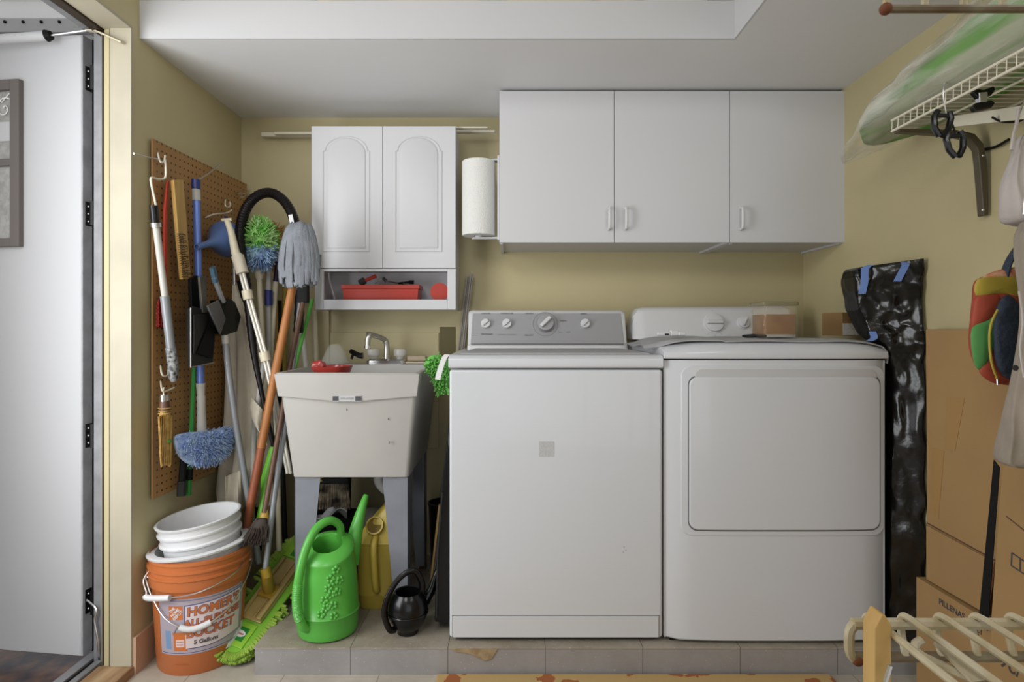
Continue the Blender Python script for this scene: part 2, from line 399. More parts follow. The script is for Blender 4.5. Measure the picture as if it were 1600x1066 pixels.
# lining of the doorway
struct(obj('trim_1', B().box(XL-.068, XL+.001, 1.893, 1.905, .03, 2.09).box(XL-.093, XL+.001, .75, 1.9, 2.082, 2.092), 'wall_paint_cream', bevel=.002))
struct(obj('trim_2', B().box(-1.330, -1.313, 1.915, 1.97, 0, 2.08), 'wall_paint', bevel=.002))
struct(obj('trim_3', B().box(-1.2915, -1.2885, 1.896, 1.899, .03, 2.08).box(-1.3185, -1.3125, 1.90, 1.915, 0.03, 2.08).box(-1.345, -1.313, .75, 1.97, 2.075, 2.10).crumple(.002, 30), 'brown_rubber'))
b = B(); b.box(-1.366, -1.332, 1.93, 2.02, .0, 2.10); b.box(-1.40, -1.345, .7, 2.0, 2.095, 2.13)
struct(obj('trim_4', b, 'grey_metal', bevel=.002))
struct(obj('trim_5', B().box(-1.328, -1.214, .2, 1.90, -.01, .030), 'wood_sill', bevel=.004))
b = B(); b.box(-1.405, -1.372, .2, 1.99, -.02, .034); b.box(-1.352, -1.330, .2, 1.92, -.02, .036)
struct(obj('trim_6', b, 'grey_metal', bevel=.002))
struct(obj('trim_7', B().box(-1.374, -1.350, .2, 1.97, -.02, .026), 'black_matte'))
struct(obj('door_gap_shade', B().box(-1.425, -1.362, 2.005, 2.02, 0, 2.10), 'black_matte'))  # black strip added to paint the dark gap behind the door edge
struct(obj('floor_porch', B().box(-4.5, -1.33, -.5, 3.6, -.09, -.02), 'deck_wet'))
# service panel framing on the back wall under the small cabinet
def wallbox(px0, px1, py0, py1, t, Y=YB):
    a, c = P(px0, py0, Y), P(px1, py1, Y)
    return (a.x, c.x, Y-t, Y, c.z, a.z)
struct(obj('trim_8', B().box(*wallbox(489, 516, 480, 700, .02)), 'wall_paint', bevel=.002))
struct(obj('trim_9', B().box(*wallbox(516, 686, 520, 700, .008)), 'wall_paint', bevel=.002))
struct(obj('wall_notch_shade', B().box(*wallbox(687, 712, 511, 560, .002)), 'recess_shade'))  # dark sheet painted for the shade inside the wall notch

# ------------------------------------------------------------------ white entry door, opened outwards
hx, hy = -1.425, 1.955; dv = Vector((-.31, .04, 0)).normalized(); nv = Vector((dv.y, -dv.x, 0))
if nv.y > 0: nv = -nv
DM = Matrix(((dv.x, -nv.x, 0, hx), (dv.y, -nv.y, 0, hy), (0, 0, 1, 0), (0, 0, 0, 1)))   # local x along the door, y away from the room
door = obj('door_1', B().box(0, .84, 0, .042, .03, 2.092, DM), 'white_paint', bevel=.002); struct(door)
def dpx(px, py):
    q = DM.inverted() @ hit(px, py, (hx, hy, 0), nv); return q.x, q.z
obj('edge_strip', B().box(-.004, 0, .002, .040, .03, 2.092, DM), 'edge_grey', door)
x1, zt = dpx(37, 126); _, zb = dpx(37, 386); xe = x1+.50
b = B(); fw = .035
b.box(x1, x1+fw, -.018, 0, zb, zt, DM); b.box(xe-fw, xe, -.018, 0, zb, zt, DM)
b.box(x1+fw, xe-fw, -.018, 0, zt-fw, zt, DM); b.box(x1+fw, xe-fw, -.018, 0, zb, zb+fw*.8, DM)
zm = dpx(20, 255)[1]; b.box(x1+fw, xe-fw, -.014, 0, zm-.012, zm+.012, DM)
wf = obj('window_frame', b, 'window_bronze', door, bevel=.002)
obj('window_pane', B().box(x1+fw, xe-fw, -.004, -.001, zb+.02, zt-fw, DM), 'pane_etched', wf)
zs = dpx(20, 205)[1]
obj('pane_reflection', B().box(x1+fw, xe-fw, -.007, -.004, zs-.035, zs+.03, DM), 'white_paint', wf)  # white strip painted on the pane for its bright reflection
b = B()
for k in range(4):
    cx = x1+fw+.03+k*.085; cz = zs+.075
    pts = [DM @ Vector((cx+math.cos(t)*.004*t, -.008, cz+math.sin(t)*.0045*t)) for t in [i*.35 for i in range(1, 26)]]
    b.tube(pts, .002, 5)
    b.tube([DM @ Vector((cx-.02, -.008, cz+.05)), DM @ Vector((cx+.01, -.008, cz+.02)), DM @ Vector((cx+.04, -.008, cz+.045))], .002, 5)
obj('scroll_ornament', b, 'siding_white', wf)
for py in (118, 332, 683, 945):
    z = CZ-(py-CY)*1.95/F
    h = obj('hinge', B().box(-.006, -.004, .012, .036, z-.04, z+.04, DM).tube([(hx+.030, hy+.01, z-.04), (hx+.030, hy+.01, z+.04)], .006, 8), 'black_matte' if py > 700 else 'dark_grey', door)
    bb = B()
    for dz in (-.025, 0, .025): bb.ball(DM @ Vector((-.007, .022, z+dz)), .004, n=6)
    obj('screw', bb, 'steel', h)
a, c = P(-60, 66, 1.925), P(76, 56, 1.925); cl = obj('closer_tube', B().tube([a, c], .0155, 14), 'white_paint', door)
obj('closer_rod', B().tube([c, P(140, 47, 1.925)], .004, 8), 'steel', cl)
obj('closer_collar', B().tube([P(73, 56, 1.925), P(80, 55, 1.925)], [.019, .014], 12), 'black_matte', cl)
obj('closer_bracket', B().tube([P(138, 48, 1.925), P(152, 49, 1.90), P(168, 56, 1.884), P(192, 67, 1.882)], .011, 6, flat=.35), 'cream_plastic', cl)
obj('chain', B().tube(curve([P(136, 938, 1.94), P(150, 952, 1.92), P(148, 970, 1.92), P(153, 1000, 1.92), P(155, 1030, 1.93)]), .0035, 6), 'steel', door)
# awning over the porch
aw = thing('porch_awning', 'white ribbed metal awning outside above the open entry door', 'awning', (-2.2, 2.35, 2.16))
b = B(); z = CZ+(CY-30)*2.3/F
prof = [(0, z), (0, z+.03), (.012, z+.034), (.012, z+.075), (0, z+.08), (0, z+.12), (.012, z+.124), (.012, z+.2), (0, z+.205), (0, z+.5), (.05, z+.5), (.05, z)]
b.prism([(-1.42, 2.3+d, zz) for d, zz in prof], (-3, 0, 0)); obj('ribbed_panel', b, 'siding_white', aw)
b = B(); b.box(-4.4, -1.42, 2.29, 2.35, z-.055, z); b.box(-4.4, -1.42, 2.31, 2.35, z-.30, z-.055)
ed = obj('edge_channel', b, 'siding_grey', aw, bevel=.003)
for k in range(9): obj('rivet', B().ball(Vector((-1.47-k*.0705, 2.288, z-.017)), .006, n=6), 'black_matte', ed)
b = B().box(-4.4, -4.34, 2.3, 2.36, -.02, z); obj('post', b, 'siding_grey', aw)

# ------------------------------------------------------------------ washer
def washer():
    X0, X1, Y0, Y1 = -.201, .497, 1.93, 2.575
    t = thing('washing_machine', 'white top loading washing machine with silver control console beside the sink', 'washing machine', ((X0+X1)/2, 2.25, .089))
    body = obj('body', B().box(X0, X1, Y0, Y1, .103, .982), 'white_enamel', t, bevel=.009, seg=4)
    # toe panel
    b = B(); xa, xb = P(708, 0, Y0).x, P(1029, 0, Y0).x; zt = P(0, 961, Y0).z
    b.box(xa, xb, Y0-.0035, Y0, .106, zt-.004); obj('toe_panel', b, 'white_enamel', body, bevel=.003)
    obj('panel_seam', B().box(xa-.003, xb+.003, Y0-.0012, Y0, zt-.004, zt-.001).box(xa-.003, xa-.001, Y0-.0012, Y0, .11, zt-.001).box(xb+.001, xb+.003, Y0-.0012, Y0, .11, zt-.001), 'ink_grey', body)
    for x in (X0+.09, X1-.09):
        for y in (Y0+.08, Y1-.08): obj('foot', B().lathe([(.022, .089), (.026, .093), (.02, .105)], (x, y, 0), n=16), 'dark_grey', t)
    obj('base_shadow', B().box(X0+.02, X1-.02, Y0+.02, Y1-.02, .092, .104), 'black_matte', t)  # black slab added as painted shade in the gap under the washer
    # top deck, rounded bullnose
    pr = [(Y0+.004, .986), (Y0-.004, .990), (Y0-.006, 1.0), (Y0-.004, 1.018), (Y0+.006, 1.027), (Y0+.02, 1.03), (Y1, 1.03), (Y1, .986)]
    b = B().prism([(X0-.003, y, z) for y, z in pr], (X1-X0+.006, 0, 0)); top = obj('top_panel', b, 'white_enamel', t, bevel=.003)
    lid = obj('lid', B().loft([[Vector((x, y, 1.030)) for x, y in ((X0+.03, Y0+.03), (X1-.03, Y0+.03), (X1-.05, 2.40), (X0+.05, 2.40))], [Vector((x, y, 1.036)) for x, y in ((X0+.036, Y0+.036), (X1-.036, Y0+.036), (X1-.055, 2.395), (X0+.055, 2.395))]]), 'grey_vinyl', t, bevel=.003)
    # console
    XA, XB_ = P(731, 0, 2.44).x, P(979, 0, 2.44).x
    zt = CZ+(CY-485)*2.50/F
    def sec(x, s):   # cross-section in YZ, s shrinks ends
        pts = [(2.415, 1.03), (2.418, 1.046), (2.432, 1.050), (2.478, zt-.018), (2.488, zt-.006), (2.50, zt), (2.54, zt), (2.57, zt-.03), (2.575, 1.03)]
        return [Vector((x, 2.5+(y-2.5)*s, 1.03+(z-1.03)*s)) for y, z in pts]
    ca = 'console'
    b = B().loft([sec(XA, .96), sec(XA+.004, .985), sec(XA+.016, 1), sec(XB_-.016, 1), sec(XB_-.004, .985), sec(XB_, .96)])
    con = obj('console', b, 'white_plastic', t)
    # silver face plane
    p0 = Vector((0, 2.432, 1.050)); p1 = Vector((0, 2.478, zt-.018)); up = (p1-p0).normalized(); nr = Vector((1, 0, 0)).cross(up)
    if nr.y > 0: nr = -nr
    def fp(px, py, off=.0): return hit(px, py, p0, nr)+nr*off
    L0, L1 = XA+.012, XB_-.012
    b = B(); lo, hi = p0+up*.0, p1+up*.004
    b.prism([Vector((L0, lo.y, lo.z)), Vector((L1, lo.y, lo.z)), Vector((L1-.006, hi.y, hi.z)), Vector((L0+.006, hi.y, hi.z))], nr*.003)
    face = obj('control_face', b, 'console_silver', con, bevel=.004)
    pl = Vector((0, 2.418, 1.046))
    obj('face_groove', B().box(L0+.004, L1-.004, 2.4215, 2.43, 1.0535, 1.0565), 'ink_grey', con)
    M3 = Matrix((Vector((1, 0, 0)), up, nr)).transposed().to_4x4()
    def knob(px, py, R, H, nm, ang=45):
        c = fp(px, py, .003)
        k = obj(nm, B().lathe([(R, 0), (R*1.0, H*.35), (R*.9, H*.6), (R*.78, H*.62), (R*.5, H*.62)], c, M3, 28), 'white_plastic' if R < .03 else 'console_silver', con)
        g = B().box(-R*.22, R*.22, -R*.78, R*.78, H*.55, H, Matrix.Translation(c) @ M3 @ Matrix.Rotation(math.radians(-ang), 4, 'Z')); obj('grip', g, 'white_plastic', k, bevel=R*.12)
        return k
    for px in (759, 792, 914): knob(px, 507, .0205, .024, 'knob')
    c = fp(852, 507, .0033)
    ring = [c+(Vector((1, 0, 0))*math.cos(a)+up*math.sin(a))*.052 for a in [i*math.pi/24 for i in range(48)]]
    obj('dial_ring', B().tube(ring, .0016, 6, closed=True), 'ink_grey', con)
    knob(852, 507, .037, .04, 'dial')
    obj('badge', B().box(-.013, .013, -.0045, .0045, 0, .001, Matrix.Translation(fp(741.5, 523, .003)) @ M3), 'ink_grey', con)
    def tx(s, px, py, size, m='ink_grey', al='CENTER'):
        text('printed_text', s, size, m, con, planar(fp(px, py, .003), (1, 0, 0), up), .0002, align=al)
    tx('MAYTAG', 741.5, 523, .0062, 'white_plastic'); tx('CENTENNIAL', 751, 523, .0085, 'ink', 'LEFT'); tx('COMMERCIAL TECHNOLOGY', 776, 523.5, .006, 'ink_grey', 'LEFT')
    tx('LOAD SIZE', 759, 490.5, .008, 'ink'); tx('TEMPERATURE', 792, 490.5, .008, 'ink'); tx('NORMAL', 827, 490.5, .008, 'ink'); tx('FABRIC', 912, 491, .008, 'ink')
    tx('CASUAL', 880, 502, .008, 'ink'); tx('DELICATE', 826, 524.5, .008, 'ink'); tx('RINSE', 888, 519.5, .007); tx('SPIN', 875, 520, .007)
    for (cx, r, aa) in ((759, .029, (20, 90, 160)), (792, .029, (0, 45, 90, 135, 180)), (852, .060, (20, 60, 85, 160, 180, 200, 250, 300, 330)), (914, .029, (45, 135))):
        b = B(); c = fp(cx, 507, .003)
        for a in aa:
            d = Vector((1, 0, 0))*math.cos(math.radians(a))+up*math.sin(math.radians(a)); b.tube([c+d*r, c+d*(r+.007)], .0006, 4)
        obj('dial_mark', b, 'ink_grey', con)
    # faded sticker patch on the front
    a, c = P(842, 690, Y0), P(866, 714, Y0)
    obj('sticker', B().box(a.x, (a.x+c.x)/2-.001, Y0-.0006, Y0, c.z, a.z).box((a.x+c.x)/2+.0005, c.x, Y0-.0006, Y0, c.z, a.z), mat('sticker_grey', (.50, .50, .50, 1), .5, var=.2, vscale=300), body)
    for px, py in ((975, 855), (978, 860), (974, 863)):
        q = P(px, py, Y0); obj('scratch', B().box(q.x-.001, q.x+.001, Y0-.0004, Y0, q.z-.003, q.z+.003), 'ink_grey', body)
washer()

# ------------------------------------------------------------------ dryer
def dryer():
    X0, X1, Y0, Y1 = .503, 1.231, 1.912, 2.60
    t = thing('clothes_dryer', 'white clothes dryer with a large rounded square front door', 'dryer', ((X0+X1)/2, 2.25, .089))
    n = 16; z0, z1 = .100, CZ-(563-CY)*1.912/F
    def ring(z, s=0):
        pts = [Vector((X0+s, Y1, z))]
        for i in range(n+1):
            u = i/n; x = X0+(X1-X0)*u; bulge = .016*(1-(2*u-1)**4)
            if i == 0: pts.append(Vector((X0+s, Y0+.026, z))); 
            e = .012*math.exp(-min(u, 1-u)*60)
            pts.append(Vector((min(max(x, X0+.006+s), X1-.006-s), Y0-bulge+.016+s+e, z)))
        pts += [Vector((X1-s, Y0+.026, z)), Vector((X1-s, Y1, z))]
        return pts
    body = obj('body', B().loft([ring(z0, .004), ring(z0+.006), ring(z1)]), 'white_enamel', t, bevel=.002, angle=30)
    obj('base_shadow', B().box(X0+.02, X1-.02, Y0+.03, Y1-.02, .091, .101), 'black_matte', t)  # black slab standing in for the shade beneath the dryer
    for x in (X0+.09, X1-.09):
        for y in (Y0+.09, Y1-.08): obj('foot', B().lathe([(.022, .089), (.026, .093), (.02, .101)], (x, y, 0), n=16), 'dark_grey', t)
    # top panel with rounded front
    zt = 1.074; rings = []
    for i in range(n+1):
        u = i/n; x = X0-.002+(X1-X0+.004)*u; y0 = Y0-.016*(1-(2*u-1)**4)+.014
        hgt = zt-.020*((2*u-1)**6) ; e = .0
        rings.append([Vector((x, y0, z1+.004)), Vector((x, y0-.003, z1+.012)), Vector((x, y0-.001, z1+.026)), Vector((x, y0+.010, hgt-.012)), Vector((x, y0+.03, hgt)), Vector((x, y0+.25, hgt+.002)), Vector((x, Y1, hgt+.002)), Vector((x, Y1, z1+.004))])
    top = obj('top_panel', B().loft(rings), 'white_enamel', t, bevel=.002)
    # door: raised rounded slab, dark seam, handle scoop
    yf = Y0-.004
    def yb(x):
        u = (x-X0)/(X1-X0); return Y0-.016*(1-(2*u-1)**4)+.016
    def curved(x0, x1, za, zb_, r, off, thick):
        """rounded rectangle following the bulge"""
        o = rrect(x0, x1, za, zb_, r, 0, 7); pts = []
        for i, p in enumerate(o):
            q = o[(i+1) % len(o)]
            m_ = max(1, int(abs(q.x-p.x)/.05))
            for k in range(m_): pts.append(p.lerp(q, k/m_))
        return [Vector((p.x, yb(p.x)-off, p.z)) for p in pts], [Vector((p.x, yb(p.x)-off+thick, p.z)) for p in pts]
    def px(x, y): return P(x, y, Y0)
    a, c = px(1063, 578), px(1381, 830)
    # shallow recess surround: drawn as a raised frame bead and the door slab inside it
    x0, x1_ = px(1077, 0).x, px(1377, 0).x; zb_, zt_ = px(0, 828).z, px(0, 589).z
    def slab(x0, x1, za, zb2, r, off, nm, m, par, bev=.004, depth=.012):
        f, bk = curved(x0, x1, za, zb2, r, off, depth)
        b = B(); 
        c0 = Vector(((x0+x1)/2, 0, (za+zb2)/2))
        # concentric rings so the slab follows the bulge
        nn = len(f); rings = [bk, f]
        for s in (.9, .7, .45, .2):
            rr = []
            for p in f:
                x = c0.x+(p.x-c0.x)*s; z = c0.z+(p.z-c0.z)*s; rr.append(Vector((x, yb(x)-off, z)))
            rings.append(rr)
        b.loft(rings, True, True)
        return obj(nm, b, m, par, bevel=bev, angle=30)
    seam = slab(x0-.003, x1_+.003, zb_-.004, zt_+.004, .030, .0032, 'door_seam', 'seam', body, 0)
    sc = slab(px(1065, 0).x, px(1386, 0).x, px(0, 838).z, px(0, 572).z, .034, .0024, 'handle_surround', 'white_enamel', body, .003)
    scoop = slab(px(1086, 0).x, px(1372, 0).x, px(0, 620).z, px(0, 577).z, .024, .0040, 'handle_recess', mat('handle_shade_grey', (.5, .5, .505, 1), .4), body, .001)  # grey colour stands for the shading inside the handle scoop
    dr = slab(x0, x1_, zb_, zt_, .028, .009, 'door', 'white_enamel', t, .005, .012)
    # console
    YA = 2.44; XA, XB_ = P(990, 0, YA).x, 1.195; zc = CZ+(CY-480)*2.5/F
    def sec(x, s, h):
        return [Vector((x, 2.44-(1-s)*-.03, 1.07)), Vector((x, 2.445+(1-s)*.03, 1.09)), Vector((x, 2.475+(1-s)*.03, h-.02)), Vector((x, 2.49, h-.006)), Vector((x, 2.51, h)), Vector((x, 2.57, h)), Vector((x, 2.59, h-.03)), Vector((x, 2.59, 1.07))]
    rg = [sec(XA, .0, zc-.075), sec(XA+.008, .3, zc-.035), sec(XA+.03, .75, zc-.006), sec(XA+.055, 1, zc), sec(XB_-.055, 1, zc+.004), sec(XB_-.02, .75, zc-.004), sec(XB_, .1, zc-.04)]
    con = obj('console', B().loft(rg), 'white_plastic', t, bevel=.003)
    p0 = Vector((0, 2.445, 1.09)); p1 = Vector((0, 2.475, zc-.02)); up = (p1-p0).normalized(); nr = Vector((1, 0, 0)).cross(up); nr = -nr if nr.y > 0 else nr
    M3 = Matrix((Vector((1, 0, 0)), up, nr)).transposed().to_4x4()
    def fp(a, b_, o=0): return hit(a, b_, p0, nr)+nr*o
    for a, b_, R, H in ((1115, 505, .040, .026), (1161, 505, .024, .03)):
        c = fp(a, b_)
        k = obj('dial' if R > .03 else 'knob', B().lathe([(R*1.12, 0), (R*1.12, .003), (R, .004), (R*.95, H*.5), (R*.7, H*.56), (R*.3, H*.58)], c, M3, 32), 'white_plastic', con)
        obj('grip', B().box(-R*.85, R*.85, -R*.2, R*.2, H*.5, H, Matrix.Translation(c) @ M3 @ Matrix.Rotation(math.radians(0 if R > .03 else 60), 4, 'Z')), 'white_plastic', k, bevel=R*.12)
        b = B()
        for aa in range(0, 360, 30):
            d = Vector((1, 0, 0))*math.cos(math.radians(aa))+up*math.sin(math.radians(aa)); b.tube([c+d*R*1.3, c+d*R*1.45], .0006, 4)
        obj('dial_mark', b, 'ink_grey', con)
    # quilted grey protective cover lies on top
    def cov(u, v):
        x = .462+u*(1.245-.462); 
        ftop = 1.093
        y = (1.903+.012*math.sin(u*3.1)) + v*(2.40-1.903) + .0
        uu = (x-X0)/(X1-X0); fr = yb(min(max(x, X0), X1))
        y = fr+.012+v*(2.40-fr-.012)
        z = zt+.007-.020*((2*min(max(uu, 0), 1)-1)**6)+.0015*math.sin(u*17+v*5)
        if u < .09: 
            k = (.09-u)/.09; z -= .012*k; y += .0*k
            y = y+(.10*(1-v)*k)
        if u < .3: z += .004*math.sin(v*9+u*8)*(1-u/.3)+.004
        if v < .06: z -= .006*(1-v/.06)
        if u > .975:
            k = (u-.975)/.025; x = 1.2385+.006*math.sin(k*3); z -= .052*k**1.2
        return (x, y, z)
    o = obj('appliance_cover', B().sheet(72, 20, cov, .004), 'grey_vinyl')
    tag(o, 'quilted grey protective cover spread over the dryer top, drooping at one end', 'cover')
dryer()

# things on the dryer
def jar():
    a, c = P(1193, 472, 2.03), P(1249, 531, 2.03); x0, x1 = a.x, c.x; y0, y1 = 2.03, 2.15; z0 = 1.0875; z1 = a.z-.012
    t = thing('glass_jar', 'square glass jar of amber brown liquid with a flat lid, standing on the dryer', 'jar', ((x0+x1)/2, 2.09, z0))
    b = B()
    def rr(s, z): return [Vector((p.x, p.z, z)) for p in rrect(x0+s, x1-s, y0+s, y1-s, .012, 0, 4)]
    b.loft([rr(.002, z0), rr(0, z0+.006), rr(0, z1-.016), rr(.004, z1-.006), rr(.004, z1), rr(.008, z1), rr(.008, z1-.006), rr(.004, z1-.018), rr(.004, z0+.008)])
    obj('glass', b, 'jar_glass', t)
    zl = z0+(z1-z0)*.72
    obj('liquid', B().loft([rr(.005, z0+.009), rr(.005, zl)]), 'amber_liquid', t)
    obj('lid', B().loft([rr(-.001, z1+.001), rr(-.002, z1+.004), rr(-.002, z1+.012), rr(.004, z1+.014)]), mat('lid_tan', (.26, .23, .13, 1), .2, alpha=.75), t)
jar()
b = B(); q = Vector((P(1180, 0, 2.12).x, 2.12, 1.090))
b.pillow(smooth_outline([q+Vector((math.cos(a)*.042*(1+.2*math.sin(3*a)), math.sin(a)*.03, 0)) for a in [i*math.pi/5 for i in range(10)]]), (0, 0, 1), .014).crumple(.004, 60)
tag(obj('rag', b, mat('rag_black', (.015, .018, .022, 1), .9)), 'small crumpled black rag lying beside the glass jar', 'rag')
b = B(); q = Vector((P(1048, 0, 2.1).x, 2.1, 1.092)); b.box(q.x-.052, q.x-.005, 2.08, 2.105, 1.0915, 1.104); b.box(q.x-.006, q.x+.022, 2.075, 2.11, 1.0915, 1.111); b.box(q.x+.02, q.x+.046, 2.07, 2.115, 1.0915, 1.105)
t = obj('plug_adapter', b, 'white_plastic', bevel=.004); tag(t, 'small white plastic plug lying on the grey cover by the dryer console', 'plug')
obj('dark_slot', B().box(q.x-.026, q.x-.012, 2.0785, 2.081, 1.093, 1.099), 'dark_grey', t)
t = thing('carton', 'small brown cardboard box with a white label, between the glass jar and the wrapped package', 'box', (1.25, 2.2, 1.09))
Mx = Matrix.Translation((1.247, 2.22, 1.0905)) @ Matrix.Rotation(math.radians(14), 4, 'Z')
cb = obj('box_body', B().box(-.045, .045, -.05, .05, 0, .085, Mx), 'cardboard', t, bevel=.002)
obj('paper_label', B().box(-.043, .030, -.0512, -.050, .002, .045, Mx), 'paper_towel', t)

# ------------------------------------------------------------------ upper wall cabinets
def handle(px, py, Y, par, h=.085, w=.009):
    q = P(px, py, Y)
    pts = [q+Vector((0, 0, -h/2)), q+Vector((0, -.022, -h/2+.004)), q+Vector((0, -.026, -h/2+.014)), q+Vector((0, -.026, h/2-.014)), q+Vector((0, -.022, h/2-.004)), q+Vector((0, 0, h/2))]
    return obj('handle', B().tube(pts, w*.62, 10, up=(1, 0, 0)), 'white_plastic', par)
YC = 2.34
def flat_cabinet(px0, px1, splits, handles, label):
    x0, x1 = P(px0, 0, YC).x, P(px1, 0, YC).x; z0, z1 = CZ-(379-CY)*YC/F, 2.066
    t = thing('wall_cabinet', label, 'cabinet', ((x0+x1)/2, YB, z0)); th = .016; ya = YC+.018
    b = B(); b.box(x0+.002, x0+th, ya, YB, z0-.004, z1); b.box(x1-th, x1-.002, ya, YB, z0-.004, z1); b.box(x0+th, x1-th, ya, YB, z1-th, z1)
    b.box(x0+th, x1-th, ya, YB, z0+.004, z0+.004+th); b.box(x0+th, x1-th, YB-.008, YB, z0+.02, z1-th)
    obj('carcass', b, 'white_laminate', t, bevel=.0008)
    xs = [x0]+[P(s, 0, YC).x for s in splits]+[x1]
    for i in range(len(xs)-1):
        d = obj('door', B().box(xs[i]+.0012, xs[i+1]-.0012, YC, ya-.001, z0, z1-.006), 'white_laminate', t, bevel=.0012)
        for hp in handles:
            if xs[i] < P(hp, 0, YC).x < xs[i+1]: handle(hp, 342, YC, d)
flat_cabinet(780, 1140, [960], [951, 977], 'white flat-front two-door wall cabinet above the washing machine')
flat_cabinet(1140.4, 1321.5, [], [1157], 'white flat-front single-door wall cabinet in the corner above the dryer')

# ------------------------------------------------------------------ small arched-door cabinet
def arch_cabinet():
    Y = 2.48; q = lambda x, y: P(x, y, Y)
    x0, x1 = q(486.5, 0).x, q(712, 0).x; z1, z0 = q(0, 197).z, q(0, 484).z; zs = q(0, 419).z
    t = thing('bathroom_cabinet', 'white cabinet with two arched-panel doors above an open shelf, over the sink', 'cabinet', ((x0+x1)/2, YB, z0))
    th = .014; xa = q(492, 0).x
    b = B(); b.box(xa, xa+th, Y+.02, YB, z0, z1); b.box(x1-th, x1-.001, Y+.02, YB, z0, z1); b.box(xa+th, x1-th, Y+.02, YB, z1-th, z1)
    b.box(xa+th, x1-th, Y+.02, YB, z0+.004, z0+.018); b.box(xa+th, x1-th, Y+.02, YB, zs-.004, zs+.010); b.box(xa+th, x1-th, YB-.006, YB, z0+.018, z1-th)
    obj('carcass', b, 'white_laminate', t, bevel=.001)
    # face frame of the open shelf
    fx0, fx1, fz0, fz1 = q(505, 0).x, q(699, 0).x, q(0, 468).z, q(0, 424).z
    b = B(); b.box(xa, fx0, Y+.004, Y+.02, z0, zs-.002); b.box(fx1, x1, Y+.004, Y+.02, z0, zs-.002); b.box(fx0, fx1, Y+.004, Y+.02, z0, fz0); b.box(fx0, fx1, Y+.004, Y+.02, fz1, zs-.002)
    obj('face_frame', b, 'white_laminate', t, bevel=.0015)
    # curved divider in the shelf
    b = B(); pts = [P(514, 425, 2.52), P(516, 440, 2.54), P(521, 455, 2.55), P(524, 468, 2.56)]
    for p in pts: p.z = min(max(p.z, z0+.019), zs-.005)
    b.tube(curve(pts), .012, 6, flat=.25, up=(1, 0, 0)); obj('divider', b, 'white_laminate', t)
    xm = q(598, 0).x
    for (a, c, off) in ((x0, xm-.001, 0), (xm+.001, x1, 0)):
        d = obj('door', B().box(a, c, Y, Y+.018, zs, z1), 'white_laminate', t, bevel=.002)
        cx = (a+c)/2-.003; w = (c-a)
        def arch(hw, zl, zsh, rise, sh=0, n=14):
            pts = [Vector((cx-hw, Y, zl)), Vector((cx+hw, Y, zl)), Vector((cx+hw, Y, zsh))]
            if sh: pts += [Vector((cx+hw-sh, Y, zsh+.001))]
            for i in range(n+1):
                a_ = math.pi*i/n; pts.append(Vector((cx+math.cos(a_)*(hw-sh), Y, zsh+math.sin(a_)*rise)))
            if sh: pts += [Vector((cx-hw+sh, Y, zsh+.001))]
            pts.append(Vector((cx-hw, Y, zsh)))
            out = []
            for p in pts:
                if not out or (p-out[-1]).length > 1e-4: out.append(p)
            return out
        s = Y/F
        hwo = 36*s; zlo = q(0, 393).z; zsh = q(0, 236).z
        o1 = arch(hwo, zlo, zsh, 22*s, .008)
        bb = B(); pp = o1+[o1[0]]
        bb.tube(o1, .0032, 6, closed=True, up=(0, 1, 0)); obj('panel_moulding', bb, 'white_laminate', d)
        o2 = arch(30*s, q(0, 388).z, q(0, 241).z, 25*s); o3 = arch(27*s, q(0, 385).z, q(0, 241).z, 22*s)
        obj('arched_panel', B().loft([[p+Vector((0, .002, 0)) for p in o2], [p+Vector((0, -.003, 0)) for p in o2], [p+Vector((0, -.006, 0)) for p in o3]]), 'white_laminate', d, bevel=.001)
    return Y, z0+.018
YCAB, ZSH = arch_cabinet()
def red_tray():
    Y0 = 2.525; x0, x1 = P(533, 0, Y0).x, P(655, 0, Y0).x; z = ZSH+.001; h = CZ-(445-CY)*Y0/F-z
    t = thing('parts_tray', 'red plastic tray of small tools on the open shelf of the cabinet', 'tray', ((x0+x1)/2, 2.57, z))
    def r(s, zz): return [Vector((x, y, zz)) for x, y in ((x0+s, Y0+s), (x1-s, Y0+s), (x1-s, 2.635-s), (x0+s, 2.635-s))]
    obj('tray_body', B().loft([r(.010, z), r(.004, z+h*.8), r(0, z+h*.8), r(0, z+h), r(.006, z+h), r(.012, z+.006)]), 'red_plastic', t, bevel=.0015)
    return t, z+h
tr, ZT = red_tray()
def tool(name, label, pts, r, m, head=None, hm=None):
    o = thing(name, label, 'tool', pts[0]); obj('handle', B().tube(pts, r, 8), m, o)
    if head: obj('head', B().tube(head, (max(r) if isinstance(r, list) else r)*1.7, 8), hm or m, o)
    return o
tool('screwdriver', 'red handled tool lying on the red tray', [P(565, 441, 2.56), P(588, 431, 2.57)], [.006, .009], 'red_plastic', [P(562, 443, 2.56), P(570, 438, 2.56)], 'dark_grey')
tool('clamp_tool', 'grey steel tool lying over the middle of the red tray', [P(585, 443, 2.555), P(600, 433, 2.56)], .004, 'steel', [P(598, 434, 2.56), P(604, 440, 2.565)], 'dark_grey')
tool('hex_key', 'thin silver rod in the red tray next to the black knob tool', [P(602, 439, 2.55), P(632, 444, 2.555)], .003, 'chrome')
tool('brush_handle', 'black knobbed tool poking out of the red tray', [P(622, 443, 2.555), P(641, 441, 2.555)], .005, 'black_plastic', [P(639, 441, 2.555), P(647, 441, 2.555)], 'black_plastic')
b = B(); c = P(686, 456, 2.55)
b.lathe([(.040, 0), (.038, .004), (.012, .045), (.010, .05)], (c.x+.004, 2.535, c.z-.002), Matrix.Rotation(math.radians(-90), 4, 'X') , 28)
tag(obj('funnel', b, 'red_plastic'), 'red plastic funnel lying at the end of the open cabinet shelf', 'funnel')
